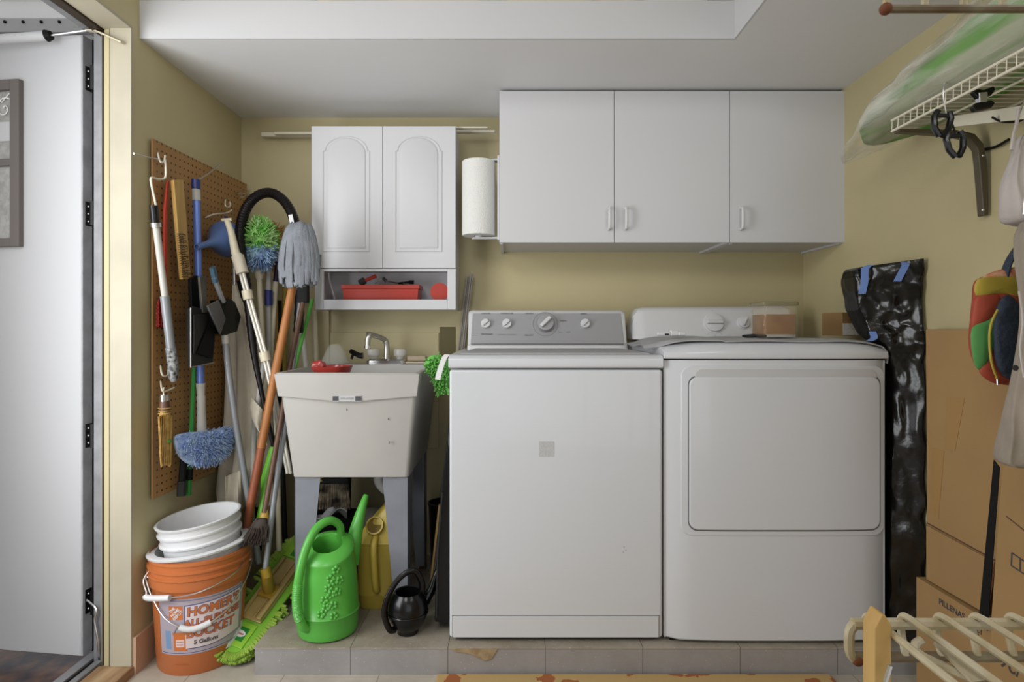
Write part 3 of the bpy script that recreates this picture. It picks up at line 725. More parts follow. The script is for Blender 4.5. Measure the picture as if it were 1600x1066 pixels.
# sticks on top of the cabinet
ZTOP = CZ+(CY-197)*2.48/F
for i, (pa, pb, Y, dz, lb) in enumerate(((410, 700, 2.63, .0, 'long pale wooden stick on the arched cabinet, topmost at the pegboard end'), (430, 640, 2.60, .0, 'shorter pale stick on the arched cabinet, lying in front of the long one'), (640, 762, 2.52, .0, 'pale flat stick on the arched cabinet, poking out above the paper towels'), (560, 776, 2.575, .0, 'pale stick on the arched cabinet reaching to the flat-front cabinets'))):
    xa, xb = P(pa, 0, Y).x, min(P(pb, 0, Y).x, -.07)
    tag(obj('wooden_stick', B().box(xa, xb, Y-.012, Y+.012, ZTOP+.001, ZTOP+(.020, .012, .008, .012)[i]), mat('stick_%d' % i, (.60, .56, .44, 1), .6), bevel=.001), lb, 'stick', 'sticks on top of the cabinet')
# paper towel
def towels():
    c = Vector((-.133, 2.45, 0)); zt, zb = CZ-(250-CY)*2.42/F, CZ-(367-CY)*2.42/F
    h = thing('towel_holder', 'white paper towel holder screwed to the side of the flat-front cabinet', 'holder', (-.05, 2.45, zt))
    obj('back_plate', B().box(-.055, -.0462, 2.42, 2.48, zb-.02, zt+.02), 'white_plastic', h, bevel=.002)
    for z, nm in ((zt+.006, 'top_arm'), (zb-.010, 'bottom_arm')):
        obj(nm, B().prism([(-.05, 2.432, z-.004), (-.05, 2.468, z-.004), (c.x-.02, 2.462, z-.004), (c.x-.028, 2.45, z-.004), (c.x-.02, 2.438, z-.004)], (0, 0, .008)), 'white_plastic', h, bevel=.002)
    obj('spindle', B().tube([(c.x, c.y, zb-.008), (c.x, c.y, zt+.006)], .016, 12), 'white_plastic', h)
    b = B(); n = 40
    def rg(r, z, ph=0): return [Vector((c.x+math.cos(a)*r, c.y+math.sin(a)*r, z)) for a in [2*math.pi*k/n for k in range(n)]]
    R = .069; b.loft([rg(.020, zb), rg(R-.002, zb), rg(R, zb+.002), rg(R, zt-.002), rg(R-.002, zt), rg(.020, zt)], False, False)
    inner = [rg(.020, zt), rg(.020, zb)]; b.loft(inner, False, False); bmesh.ops.remove_doubles(b.bm, verts=b.bm.verts, dist=1e-5)
    tag(obj('paper_towel_roll', b, 'paper_towel'), 'white roll of paper towels held beside the flat-front cabinet', 'paper towels')
towels()
# metal strips behind the washer
for i, (xt, xb, yt, Y, lb) in enumerate(((735, 690, 428, 2.60, 'slim aluminium bar leaning behind the washing machine, nearer its console'), (729, 684, 432, 2.63, 'slim aluminium bar leaning behind the washing machine, nearer the sink'))):
    a, c = P(xt, yt, Y+.02), P(xb, 800, Y-.02)
    d = (c-a).normalized(); s = Vector((1, 0, 0)); b = B()
    b.prism([a, a+s*.006, c+s*.006, c], (0, .012, 0)); b.prism([a+s*.009, a+s*.013, c+s*.013, c+s*.009], (0, .012, 0)); b.prism([a+Vector((0, .010, 0)), a+s*.013+Vector((0, .010, 0)), c+s*.013+Vector((0, .010, 0)), c+Vector((0, .010, 0))], (0, .003, 0))
    tag(obj('metal_bar', b, 'bar_metal'), lb, 'bar', 'metal bars behind the washing machine')

# ------------------------------------------------------------------ utility sink
def sink():
    X0, X1, Y0, Y1, Z = -.813, -.315, 2.03, 2.60, .964
    t = thing('utility_sink', 'cream plastic laundry tub on grey metal legs', 'sink', ((X0+X1)/2, 2.3, .089))
    def r(x0, x1, y0, y1, z, rad=.015, n=3): return [Vector((p.x, p.z, z)) for p in rrect(x0, x1, y0, y1, rad, 0, n)]
    zb = CZ-(746-CY)*2.075/F
    b = B()
    b.loft([r(X0+.075, X1-.075, Y0+.09, Y1-.13, zb+.03), r(X0+.045, X1-.045, Y0+.045, Y1-.04, zb), r(X0+.013, X1-.013, Y0+.016, Y1-.02, Z-.075), r(X0, X1, Y0, Y1, Z-.002), r(X0+.002, X1-.002, Y0+.002, Y1-.002, Z),
            r(X0+.016, X1-.016, Y0+.016, Y1-.11, Z), r(X0+.020, X1-.020, Y0+.02, Y1-.115, Z-.02), r(X0+.055, X1-.055, Y0+.06, Y1-.14, zb+.035)], False, True)
    # outside bottom
    b.loft([r(X0+.045, X1-.045, Y0+.045, Y1-.04, zb), r(X0+.047, X1-.047, Y0+.047, Y1-.042, zb-.001)], False, True)
    body = obj('basin', b, 'sink_plastic', t, bevel=.002)
    # apron band with a shallow V at its lower edge
    za, zv = Z-.082, Z-.100; b = B(); xc = (X0+X1)/2
    yl = Y0+.0135
    b.prism([(X0-.001, Y0-.004, Z-.004), (X1+.001, Y0-.004, Z-.004), (X1-.009, Y0+.006, za), (xc+.03, Y0+.005, zv), (xc-.03, Y0+.005, zv), (X0+.009, Y0+.006, za)], (0, .012, 0))
    obj('apron', b, 'sink_plastic', body, bevel=.002)
    a, c = P(519, 618.5, Y0), P(565, 627.5, Y0)
    lb = obj('maker_plate', B().box(a.x, c.x, Y0+.0015, Y0+.004, c.z, a.z), 'siding_grey', body)
    obj('plate_print', B().box(a.x+.001, a.x+.022, Y0+.0008, Y0+.0016, c.z+.002, a.z-.002).box(c.x-.022, c.x-.001, Y0+.0008, Y0+.0016, c.z+.002, a.z-.002), 'ink', lb)
    text('plate_text', 'UTILATUB', .010, 'ink_grey', lb, planar(((a.x+c.x)/2, Y0+.0008, (a.z+c.z)/2), (1, 0, 0), (0, 0, 1)), .0002)
    for px, py in ((606, 655), (608, 692), (541, 640)):
        q = P(px, py, Y0+.018); obj('scuff', B().box(q.x-.0006, q.x+.0006, q.y-.0, q.y+.01, q.z-.004, q.z+.003), 'ink_grey', body)
    # legs: tapered angle irons
    zt = zb+.001; zf = .091
    def leg(cx, cy, sx, sy, w=.092, wd=.10):
        b = B(); x0, x1 = cx, cx-sx*w; xb = cx-sx*.046
        b.prism([(cx, cy, zt), (x1, cy, zt), (xb, cy, zf), (cx, cy, zf)], (0, sy*.004, 0))
        b.prism([(cx, cy, zt), (cx, cy+sy*wd, zt), (cx, cy+sy*.046, zf), (cx, cy, zf)], (-sx*.004, 0, 0))
        l = obj('leg', b, 'sink_leg', t, bevel=.001)
        obj('leg_foot', B().box(min(cx, cx-sx*.03), max(cx, cx-sx*.03), min(cy, cy+sy*.03), max(cy, cy+sy*.03), .0892, .093), 'rust', l)
    for sx, cx in ((-1, X0+.048), (1, X1-.047)):
        leg(cx, Y0+.055, sx, 1); leg(cx, Y1-.06, sx, -1)
    # faucet
    fc = thing('faucet', 'chrome swivel faucet with two clear handles at the back of the sink', 'faucet', (-.50, 2.56, Z))
    y = 2.555; xc = P(604, 0, y).x
    base = B().loft([[Vector((p.x, p.z, z)) for p in rrect(xc-.085, xc+.085, y-.028, y+.028, .02, 0, 4)] for z in (Z+.001, Z+.014)]+[[Vector((p.x, p.z, Z+.022)) for p in rrect(xc-.075, xc+.075, y-.02, y+.02, .018, 0, 4)]])
    obj('faucet_base', base, 'chrome', fc)
    tip = P(575, 540, y-.13)
    pts = curve([(xc, y, Z+.02), (xc, y, Z+.085), (xc-.012, y-.015, Z+.108), (xc-.055, y-.085, Z+.128), (tip.x+.006, y-.125, Z+.123), (tip.x, y-.132, Z+.110), (tip.x-.001, y-.134, Z+.083)], 5)
    obj('spout', B().tube(pts, [.012]*8+[.011]*(len(pts)-8), 14), 'zinc', fc)
    obj('aerator', B().tube([pts[-1], pts[-1]+Vector((0, 0, -.012))], .0135, 14), 'chrome', fc)
    for dx in (-.058, .058): obj('handle', B().lathe([(.012, Z+.02), (.016, Z+.028), (.026, Z+.036), (.028, Z+.055), (.024, Z+.063)], (xc+dx, y, 0), n=12), 'acrylic', fc)
    # drain trap
    tr = thing('drain_trap', 'white plastic drain pipe with a bend, hanging under the sink', 'pipe', (-.52, 2.4, zb))
    q = P(592, 746, 2.34); 
    obj('tailpiece', B().tube([(q.x, 2.34, zb+.02), (q.x, 2.34, zb-.03)], .021, 14), 'white_plastic', tr)
    obj('slip_nut', B().tube([(q.x, 2.34, zb-.028), (q.x, 2.34, zb-.050)], .028, 10), 'white_plastic', tr)
    obj('u_bend', B().tube(curve([(q.x, 2.34, zb-.05), (q.x+.004, 2.34, zb-.09), (q.x+.045, 2.35, zb-.125), (q.x+.09, 2.37, zb-.09), (q.x+.095, 2.38, zb-.03), (q.x+.095, 2.40, zb+.002)], 5), .021, 14), 'white_plastic', tr)
    return Z, zb
ZS, ZSB = sink()
# red glass bowl in the front corner of the tub
c = P(521, 577, 2.16); t = thing('glass_bowl', 'red and amber glass bowl tucked into the corner of the tub', 'bowl', (c.x, 2.16, .93))
b = B(); n = 32
def br(r, z, wv=0): return [Vector((c.x+math.cos(a)*(r+wv*math.sin(a*6)), 2.15+math.sin(a)*(r+wv*math.sin(a*6)), z)) for a in [2*math.pi*k/n for k in range(n)]]
b.loft([br(.030, .915), br(.050, .932), br(.062, .955), br(.068, .980, .004), br(.064, .980, .004), br(.057, .958), br(.044, .938), br(.02, .925)])
obj('bowl_body', b, 'red_glass', t); obj('bowl_base', B().lathe([(.028, .911), (.03, .914), (.028, .917)], (c.x, 2.15, 0), n=24), 'ochre_plastic', t)
b = B(); q = P(498, 572, 2.13); b.pillow(smooth_outline([q+Vector((math.cos(a)*.026, 0, math.sin(a)*.022)) for a in [i*math.pi/4 for i in range(8)]]), (0, 1, 0), .03).crumple(.008, 60, 2)
tag(obj('crumpled_wrapper', b, 'red_glass'), 'crumpled red wrapper wedged in the tub corner beside the glass bowl', 'wrapper')
# clear cone with black nozzle
t = thing('pump_bottle', 'clear plastic cone with a black nozzle lying on the back ledge of the tub', 'bottle', (-.76, 2.52, ZS))
a = P(524, 548, 2.54)
b = B().lathe([(.060, ZS+.002), (.052, ZS+.03), (.030, ZS+.075), (.020, ZS+.085), (.010, ZS+.086)], (a.x, 2.535, 0), n=24).crumple(.004, 30, 4); obj('bag_body', b, 'clear_bag', t)
obj('nozzle', B().tube([P(548, 549, 2.5), P(562, 556, 2.48), P(567, 556, 2.48)], [.010, .012, .014], 10), 'black_plastic', t)
obj('nozzle_trigger', B().tube([P(552, 553, 2.49), P(549, 561, 2.48)], .006, 8), 'black_plastic', t)
a = P(652, 556, 2.56); t = thing('soap_dish', 'beige scalloped soap dish on the back ledge of the tub', 'soap dish', (a.x, 2.56, ZS))
obj('dish', B().box(a.x-.046, a.x+.046, 2.53, 2.59, ZS+.001, ZS+.010), 'canvas', t, bevel=.003); obj('soap', B().box(a.x-.04, a.x+.04, 2.535, 2.585, ZS+.011, ZS+.034), mat('soap_tan', (.42, .34, .24, 1), .6), t, bevel=.006)

# ------------------------------------------------------------------ strand helper
def strands(b, roots, length, r, spread=.3, droop=.0, n=4, k=3, rnd=random.Random(3)):
    for p, d in roots:
        p = Vector(p); d = Vector(d).normalized(); L = length*rnd.uniform(.75, 1.2)
        d = (d+Vector((rnd.uniform(-1, 1), rnd.uniform(-1, 1), rnd.uniform(-1, 1)))*spread).normalized()
        pts = [p]
        for i in range(k):
            d = (d+Vector((rnd.uniform(-.3, .3), rnd.uniform(-.3, .3), -droop+rnd.uniform(-.3, .3)))*.5).normalized(); pts.append(pts[-1]+d*L/k)
        b.tube(pts, [r*(1-.25*i/k) for i in range(k+1)], n)
    return b

# chenille mitt between sink and washer
t = thing('chenille_mitt', 'bright green chenille dusting mitt hanging over the edge of the tub', 'mitt', P(680, 570, 2.2))
ol = [P(x, y, 2.12) for x, y in ((662, 572), (672, 556), (688, 556), (700, 562), (704, 585), (700, 612), (688, 617), (680, 600), (672, 584))]
for p in ol: p.x = max(p.x, -.335) if p.z > .97 else max(p.x, -.30)
body = obj('mitt_body', B().pillow(smooth_outline(ol), (0, 1, 0), .045), 'glove_green', t)
rt = []; c0 = sum(ol, Vector())/len(ol); rr = random.Random(5)
for i in range(230):
    a, c = rr.choice(ol), rr.choice(ol); u = rr.random(); p = c0.lerp(a.lerp(c, u), rr.uniform(.3, 1)); rt.append((p+Vector((0, -.018, 0)), (p-c0)*6+Vector((0, -.6, 0))))
obj('chenille_pile', strands(B(), rt, .022, .0036, .5), 'glove_green', body)
b = B().sheet(4, 10, lambda u, v: (-.205-.033*v**.8-.02*u, 1.99+.02*u, 1.028-.085*v**1.3), .002)
tag(obj('white_cloth', b, mat('cloth_grey', (.55, .54, .52, 1), .8)), 'thin white cloth drooping off the side of the washing machine towards the mitt', 'cloth')

# ------------------------------------------------------------------ pegboard and what hangs on it
PA, PBX = -1.205, .050
def pgY(px, off=0): return (PA+off-PBX*1.98)/((px-CX)/F-PBX)
def PG(px, py, off=.03): return P(px, py, pgY(px, off))
def board():
    Y0, Y1, z0, z1 = 1.985, 2.62, .542, 1.757
    X = lambda y: PA+PBX*(y-1.98)
    b = B(); b.prism([(X(Y0), Y0, z0), (X(Y1), Y1, z0), (X(Y1), Y1, z1), (X(Y0), Y0, z1)], (-.006, 0, 0))
    o = obj('pegboard', b, 'pegboard_brown'); tag(o, 'brown perforated hardboard panel standing off the wall beside the doorway', 'pegboard')
    obj('spacer_strip', B().prism([(XL+.001, Y0+.03, z0+.02), (X(Y0)-.006, Y0+.03, z0+.02), (X(Y0)-.006, Y0+.03, z1-.02), (XL+.001, Y0+.03, z1-.02)], (0, .02, 0)), 'wood_pale', o)
    obj('spacer_strip', B().box(XL+.001, X(Y1-.05)-.007, Y1-.07, Y1-.05, z0+.02, z1-.02), 'wood_pale', o)
board()
hooks = [
 ([(247, 240), (250, 252), (256, 253), (258, 243)], 'wire_white', 'double prong peg hook near the top corner of the board'),
 ([(252, 251), (238, 247), (209, 240)], 'zinc', 'long straight peg hook sticking out past the edge of the board'),
 ([(300, 286), (309, 282), (330, 268), (347, 254)], 'zinc', 'long peg hook holding the blue mop by its dark cap'),
 ([(352, 313), (352, 321), (356, 324), (360, 321), (359, 315)], 'wire_white', 'small empty U shaped peg hook'),
 ([(322, 340), (334, 335), (354, 333), (362, 328)], 'wire_white', 'long peg hook above the blue funnel'),
 ([(371, 303), (378, 302), (384, 305), (376, 309)], 'zinc', 'short peg hook beside the arch of the black hose'),
 ([(251, 573), (253, 585), (259, 588), (263, 584), (262, 578)], 'wire_white', 'empty J shaped peg hook beneath the grey pole'),
 ([(251, 597), (253, 609), (257, 612), (272, 606)], 'wire_white', 'peg hook holding the straw whisk broom')]
for pts, m, lb in hooks:
    q = [PG(x, y, .012+.018*min(1, i)) for i, (x, y) in enumerate(pts)]
    q = [PG(pts[0][0], pts[0][1], .002)]+q
    tag(obj('peg_hook', B().tube(curve(q, 4), .0030, 7), m), lb, 'hook', 'hooks on the pegboard')
def rad(px_w, Y): return px_w/2*Y/F
# 1 extendable pole with bent wire
t = thing('extension_pole', 'grey telescopic pole with a bent wire loop and speckled end, hanging first on the pegboard', 'pole', PG(250, 500, .05))
o_ = .05
obj('wire_loop', B().tube(curve([PG(258, 250, .03), PG(259, 262, .05), PG(258, 278, .05), PG(247, 280, .05), PG(236, 278, .05), PG(238, 295, .05), PG(243, 318, .05), PG(245, 336, .05)], 4), .0035, 8), 'wire_white', t)
obj('collar', B().tube([PG(240, 321, o_), PG(243, 350, o_)], rad(12, 2.0), 12), 'black_plastic', t)
obj('clamp_ring', B().tube([PG(243, 348, o_), PG(244, 355, o_)], rad(15, 2.0), 12), 'steel', t)
obj('inner_tube', B().tube([PG(244, 354, o_), PG(258, 466, o_)], rad(10, 2.0), 12), 'white_pole', t)
obj('outer_tube', B().tube([PG(257.5, 463, o_), PG(267, 545, o_)], rad(13.5, 2.0), 12), 'grey_pole', t)
obj('speckled_grip', B().tube([PG(266.5, 543, o_), PG(270, 570, o_), PG(271, 590, o_), PG(271, 597, o_)], [rad(15, 2.0), rad(16, 2), rad(14, 2), rad(7, 2)], 12), mat('speckled', (.02, .02, .02, 1), .5, c2=(.35, .36, .36, 1), vscale=90), t)
# 2 fly swatter
t = thing('fly_swatter', 'red plastic fly swatter hanging behind the telescopic pole', 'fly swatter', PG(262, 400, .02))
obj('handle', B().tube([PG(262, 283, .025), PG(258, 330, .02), PG(258, 470, .02)], [rad(5, 2), rad(9, 2), rad(8, 2)], 8, flat=.6), 'red_plastic', t)
b = B(); a = [PG(244, 480, .018), PG(248, 466, .018), PG(262, 466, .018), PG(264, 511, .018), PG(244, 512, .018)]; b.prism(a, (.002, -.001, 0))
hd = obj('paddle', b, 'red_dark', t); b = B()
for k in range(6): b.tube([PG(244, 478+k*6, .022), PG(264, 478+k*6, .022)], .0012, 4)
obj('paddle_rib', b, 'red_plastic', hd)
b = B()
for k in range(4): b.tube([PG(247+k*5, 470, .022), PG(247+k*5, 511, .022)], .0012, 4)
obj('paddle_rib', b, 'red_plastic', hd)
# 3 wire brush
t = thing('wire_brush', 'wooden scratch brush with wire bristles hanging on the pegboard', 'brush', PG(278, 350, .04))
a = [PG(266, 282, .035), PG(281, 282, .035), PG(287, 350, .035), PG(293, 436, .035), PG(280, 437, .035), PG(273, 365, .035)]
wd = obj('wooden_handle', B().prism(a, (.018, -.010, 0)), 'wood_yellow', t, bevel=.002); b = B(); rr = random.Random(9)
for j in range(20):
    for i in range(3):
        x = 276+i*4+j*.42; y = 366+j*3.5; p = PG(x, y, .052); b.tube([p, p+Vector((.022, -.016, rr.uniform(-.006, .006)))], .0012, 4)
obj('wire_bristles', b, 'bristle_dark', t)
# 4 blue pole mop
t = thing('dust_mop', 'blue fluffy wall duster on a blue pole hanging head down on the pegboard', 'mop', PG(310, 500, .06))
o_ = .06; Yp = pgY(310, o_)
obj('end_cap', B().tube([PG(306, 281, o_), PG(306, 296, o_)], rad(13, Yp), 12), 'blue_dark', t)
obj('white_band', B().tube([PG(306, 294, o_), PG(307, 313, o_)], rad(12.4, Yp), 12), 'white_pole', t)
obj('pole', B().tube([PG(307, 312, o_), PG(310.5, 460, o_), PG(313.5, 602, o_)], rad(11, Yp), 12), 'blue_pole', t)
obj('socket', B().tube([PG(313.5, 599, o_), PG(313.5, 604, o_), PG(314, 618, o_), PG(314, 620, o_), PG(314.5, 636, o_), PG(315, 676, o_)], [rad(14, Yp), rad(13, Yp), rad(11, Yp), rad(13, Yp), rad(12, Yp), rad(15, Yp)], 12), 'white_pole', t)
ol = [PG(x, y, o_) for x, y in ((273, 683), (292, 676), (318, 674), (345, 669), (360, 670), (359, 690), (352, 710), (335, 722), (312, 729), (292, 724), (278, 708))]
n_ = Vector((1, -PBX, 0)).normalized()
hb = obj('mop_head', B().pillow(smooth_outline(ol), n_, .06), 'blue_fuzz', t); c0 = sum(ol, Vector())/len(ol); rt = []; rr = random.Random(11)
for i in range(900):
    k = rr.randrange(len(ol)); a = ol[k].lerp(ol[(k+1) % len(ol)], rr.random()); s_ = math.sqrt(rr.random()); p = c0.lerp(a, s_*.97); h = math.sqrt(max(0, 1-s_**2.2))*.03
    rt.append((p+n_*h+Vector((0, -h*.3, 0)), (p-c0)*14*s_+n_*.7+Vector((0, -.7, -.15))))
obj('mop_fibres', strands(B(), rt, .020, .0021, .35, .1), 'blue_fuzz', hb)
# 5 funnel
t = thing('funnel', 'large blue plastic funnel hanging sideways on the pegboard', 'funnel', PG(340, 375, .08))
a, c = PG(352, 374, .075), PG(322, 382, .075); ax = (c-a).normalized()
Q = ax.to_track_quat('Z', 'Y').to_matrix().to_4x4(); R_ = rad(56, a.y)
bb = B().lathe([(R_, -.012), (R_*1.02, 0), (R_*.93, .012), (R_*.60, .055), (R_*.32, .085), (R_*.18, .12), (.010, .20), (.008, .20), (R_*.14, .12), (R_*.28, .085), (R_*.55, .055), (R_*.88, .012), (R_*.97, -.012)], a, Q, 32, cap0=False, cap1=False)
bb.tube([c+Vector((0, 0, 0)), c+ax*.05], .012, 12)
obj('cone', bb, 'blue_plastic', t)
# closed conical dome as photo: second shell
obj('hanging_tab', B().tube([a+Vector((0, 0, R_)), a+Vector((0, -.002, R_+.02)), a+Vector((.01, -.004, R_+.014))], .004, 6), 'blue_dark', t)
# 6 dustpan + hand brush
t = thing('dustpan', 'black plastic dustpan with grey handle hanging on the pegboard', 'dustpan', PG(315, 500, .10))
o_ = .10
f = [(297, 482), (303, 479), (331, 488), (337, 520), (333, 566), (299, 574)]
a = [PG(x, y, o_) for x, y in f]
pan = obj('pan', B().prism(a, (-.02, .012, 0)), 'dark_grey', t, bevel=.003)
obj('pan_lip', B().tube([PG(298, 481, o_+.01), PG(298, 574, o_+.01), PG(334, 567, o_+.01)], .0025, 6), 'grey_metal', pan)
obj('pan_hollow', B().loft([[PG(x, y, o_+.002) for x, y in ((302, 491), (325, 491), (326, 500), (305, 555), (302, 555))], [PG(x, y, o_+.010) for x, y in ((303, 493), (321, 493), (322, 500), (306, 548), (303, 548))]]), 'dark_grey', pan, bevel=.002)
obj('pan_wedge', B().prism([PG(x, y, o_+.004) for x, y in ((306, 552), (327, 503), (335, 522), (331, 560))], (.006, -.006, 0)), 'black_matte', pan, bevel=.002)
obj('handle', B().prism([PG(x, y, o_+.005) for x, y in ((312, 432), (323, 431), (324, 489), (317, 489))], (-.012, .006, 0)), mat('handle_grey', (.10, .095, .08, 1), .4), t, bevel=.003)
t = thing('hand_brush', 'black hand brush hanging behind the dustpan handle', 'brush', PG(300, 460, .05))
obj('brush_back', B().prism([PG(x, y, .05) for x, y in ((293, 436), (301, 431), (318, 433), (314, 480), (303, 500), (294, 478))], (.018, -.01, 0)), 'black_matte', t, bevel=.004)
obj('brush_bristles', B().prism([PG(x, y, .045) for x, y in ((296, 495), (308, 492), (309, 560), (298, 565))], (.014, -.008, 0)), 'bristle_dark', t)
# 7 scoop
t = thing('litter_scoop', 'black box shaped scoop with a grey side and blue handle on the pegboard', 'scoop', PG(350, 480, .14))
o_ = .13
H = [(342, 469), (357, 466), (367, 471), (377, 495), (371, 518), (350, 525), (346, 522)]
front = [PG(x, y, o_) for x, y in H]
obj('scoop_bin', B().prism(front, (-.05, .03, 0)), 'black_plastic', t, bevel=.003)
obj('scoop_side', B().prism([PG(x, y, o_+.012) for x, y in ((325, 478), (342, 469), (353, 498), (345, 523))], (-.012, .01, 0)), mat('scoop_grey', (.10, .10, .10, 1), .35), t, bevel=.002)
obj('handle', B().tube([PG(334, 433, o_), PG(338, 443, o_), PG(349, 472, o_)], rad(8, 2.2), 8), 'grey_pole', t)
obj('handle_grip', B().tube([PG(332, 418, o_), PG(337, 441, o_)], rad(12, 2.2), 8, flat=.7), mat('teal_grip', (.05, .11, .16, 1), .5), t)
# 8 whisk broom
t = thing('whisk_broom', 'small straw whisk broom with a brown neck hanging low on the pegboard', 'whisk broom', PG(258, 670, .05))
o_ = .05; Y_ = pgY(258, o_)
obj('metal_cap', B().tube([PG(256, 617, o_), PG(257, 627, o_)], rad(13, Y_), 12), 'steel', t)
obj('hang_loop', B().tube([PG(256, 606, .035), PG(255, 612, o_), PG(256, 618, o_)], .002, 6), 'wire_white', t)
obj('neck', B().tube([PG(257, 626, o_), PG(257.5, 643, o_)], [rad(13, Y_), rad(17, Y_)], 12), 'wood_brown', t)
st = obj('straw_head', B().tube([PG(257.5, 641, o_), PG(258, 650, o_), PG(258.5, 672, o_), PG(259.5, 690, o_), PG(261, 722, o_)], [rad(16, Y_), rad(23, Y_), rad(20, Y_), rad(15, Y_), rad(17, Y_)], 14, flat=.6), 'straw', t)
rt = []; rr = random.Random(2)
for i in range(150): a = rr.uniform(-11, 11); rt.append((PG(258+a, 647+abs(a)*.4, o_+rr.uniform(-.004, .012)), PG(258+a*.75+1, 725, o_)-PG(258+a, 647, o_)))
b = B()
for p, d in rt: L = d.length*rr.uniform(.85, 1.02); d.normalize(); b.tube([p, p+d*L*.5+Vector((rr.uniform(-.001, .001), 0, 0)), p+d*L], .0012, 4)
obj('straws', b, 'straw', st)
for y in (637, 641, 645): obj('binding', B().tube([PG(257.5, y, o_), PG(257.5, y+1.2, o_)], rad(18.5, Y_), 12), 'straw', t)
obj('green_string', B().tube([PG(259.5, 687, o_), PG(259.6, 691, o_)], rad(19, Y_), 12, flat=.8), 'green_plastic', t)
# 9 green pole behind
t = thing('green_pole_brush', 'dark green pole with a scrubbing brush hanging behind the blue wall duster', 'brush', PG(300, 700, .04))
obj('pole', B().tube([PG(303, 575, .04), PG(299, 675, .035), PG(297, 725, .03)], rad(7, 2.1), 10), 'green_dark', t)
obj('lower_pole', B().tube([PG(296, 725, .03), PG(294.5, 774, .03)], rad(8, 2.1), 10), 'green_dark', t)
obj('lower_collar', B().tube([PG(296, 733, .03), PG(295.5, 750, .03)], rad(11, 2.1), 10), 'black_matte', t)
t = thing('black_tool', 'short black handle at the bottom of the pegboard beside the green pole', 'tool', PG(285, 760, .03))
obj('handle', B().tube([PG(287, 715, .03), PG(284, 755, .03)], rad(10, 2.1), 10), 'black_matte', t); obj('handle_ring', B().tube([PG(284.2, 752, .03), PG(283, 775, .03)], rad(13, 2.1), 10), 'dark_grey', t)

# ------------------------------------------------------------------ the cluster of poles and brooms in the corner
def pole(name, label, cat, pts, wpx, m, part='handle', n=12):
    q = [P(*p) for p in pts]; t = thing(name, label, cat, q[-1])
    obj(part, B().tube(q, [rad(wpx, p.y) for p in q], n), m, t); return t
def floorpt(px, Y, z=.0): return Vector(((px-CX)*Y/F, Y, z))
# string mop with orange handle
t = thing('string_mop', 'grey strip mop standing head up on a long orange wooden handle', 'mop', floorpt(352, 2.12, .012))
top = P(459, 440, 2.22); bot = floorpt(352, 2.12, .012)
obj('handle', B().tube([top, P(430, 583, 2.19), P(408, 700, 2.165)], rad(13, 2.2), 12), 'wood_orange', t)
obj('handle_lower', B().tube([P(408, 700, 2.165), P(386, 822, 2.14), bot], rad(13, 2.15), 12), 'wood_red', t)
obj('mop_socket', B().tube([P(462, 420, 2.22), P(457, 452, 2.22)], rad(14, 2.2), 12), 'grey_pole', t)
b = B(); rr = random.Random(21)
for i in range(50):
    u = (i % 25)/24; row = i//25
    x0 = 452+u*32; x1 = 439+u*57+rr.uniform(-2, 2); yt = 346+abs(u-.5)*10+rr.uniform(0, 4); yb = 424+rr.uniform(0, 26)-max(0, (u-.75))*10
    Y = 2.20-.03*row-.02*math.sin(u*math.pi)
    pts = curve([P(468+(u-.5)*14, yt+16, 2.22), P(x0+rr.uniform(-1, 1), yt, Y+.01), P(x0*.4+x1*.6, yt+20, Y-.012), P(x1, yt+55, Y-.018+rr.uniform(-.006, .006)), P(x1+rr.uniform(-3, 3), yb, Y-.01), P(x1+rr.uniform(-7, 7), yb-14, Y+.008), P(x1+rr.uniform(-4, 4), yb-30, Y+.01)], 4)
    b.tube(pts, rr.uniform(.0065, .009), 6, flat=.45)
for i in range(26):
    u = rr.uniform(-1, 1); cx_ = 467+u*26; cy_ = rr.uniform(402, 440)-abs(u)*8; Y = 2.165+rr.uniform(-.008, .008); w_ = rr.uniform(5, 10); h_ = rr.uniform(9, 20); k_ = rr.uniform(-5, 5)
    b.tube(curve([P(cx_-w_*.5, cy_-h_, Y+.03), P(cx_-w_*.6, cy_-h_*.2, Y), P(cx_-w_*.1+k_, cy_+h_*.45, Y-.006), P(cx_+w_*.6+k_, cy_, Y), P(cx_+w_*.7, cy_-h_*.7, Y+.03)], 4), rr.uniform(.006, .009), 6, flat=.5)
obj('mop_strips', b, 'mop_grey', t)
obj('mop_gap_shade', B().tube([P(466, 352, 2.225), P(466, 400, 2.225), P(464, 435, 2.225)], [.03, .05, .04], 12, flat=.5, up=(0, 1, 0)), 'dark_grey', t)  # dark filler added so the gaps between strips look shaded
# brown broom
t = thing('corn_brush', 'brown pole broom with dark bristles and a yellow ferrule, leaning with its head down', 'broom', P(405, 850, 2.0))
obj('clamp', B().box(-rad(17, 2.3), rad(17, 2.3), -.012, .012, -.038, .038, Matrix.Translation(P(474, 458, 2.32))), 'black_matte', t, bevel=.003)
obj('handle', B().tube([P(474, 470, 2.32), P(452, 575, 2.24), P(440, 650, 2.19), P(413, 802, 2.06)], rad(8, 2.2), 12), 'wood_brown', t)
obj('ferrule', B().tube([P(414, 796, 2.065), P(412, 812, 2.05)], [rad(9, 2.06), rad(15, 2.05)], 12, flat=.5), 'ochre_plastic', t)
rt = []; rr = random.Random(33); b = B()
for i in range(220):
    u = rr.uniform(-1, 1); p = P(409+u*8, 810, 2.045+rr.uniform(-.01, .01)); e = P(398+u*20+rr.uniform(-3, 3), 838+rr.uniform(0, 16)-u*3, 2.01+rr.uniform(-.02, .02)); b.tube([p, p.lerp(e, .5)+Vector((rr.uniform(-.003, .003),)*3), e], .0017, 4)
obj('bristles', b, 'bristle_dark', t)
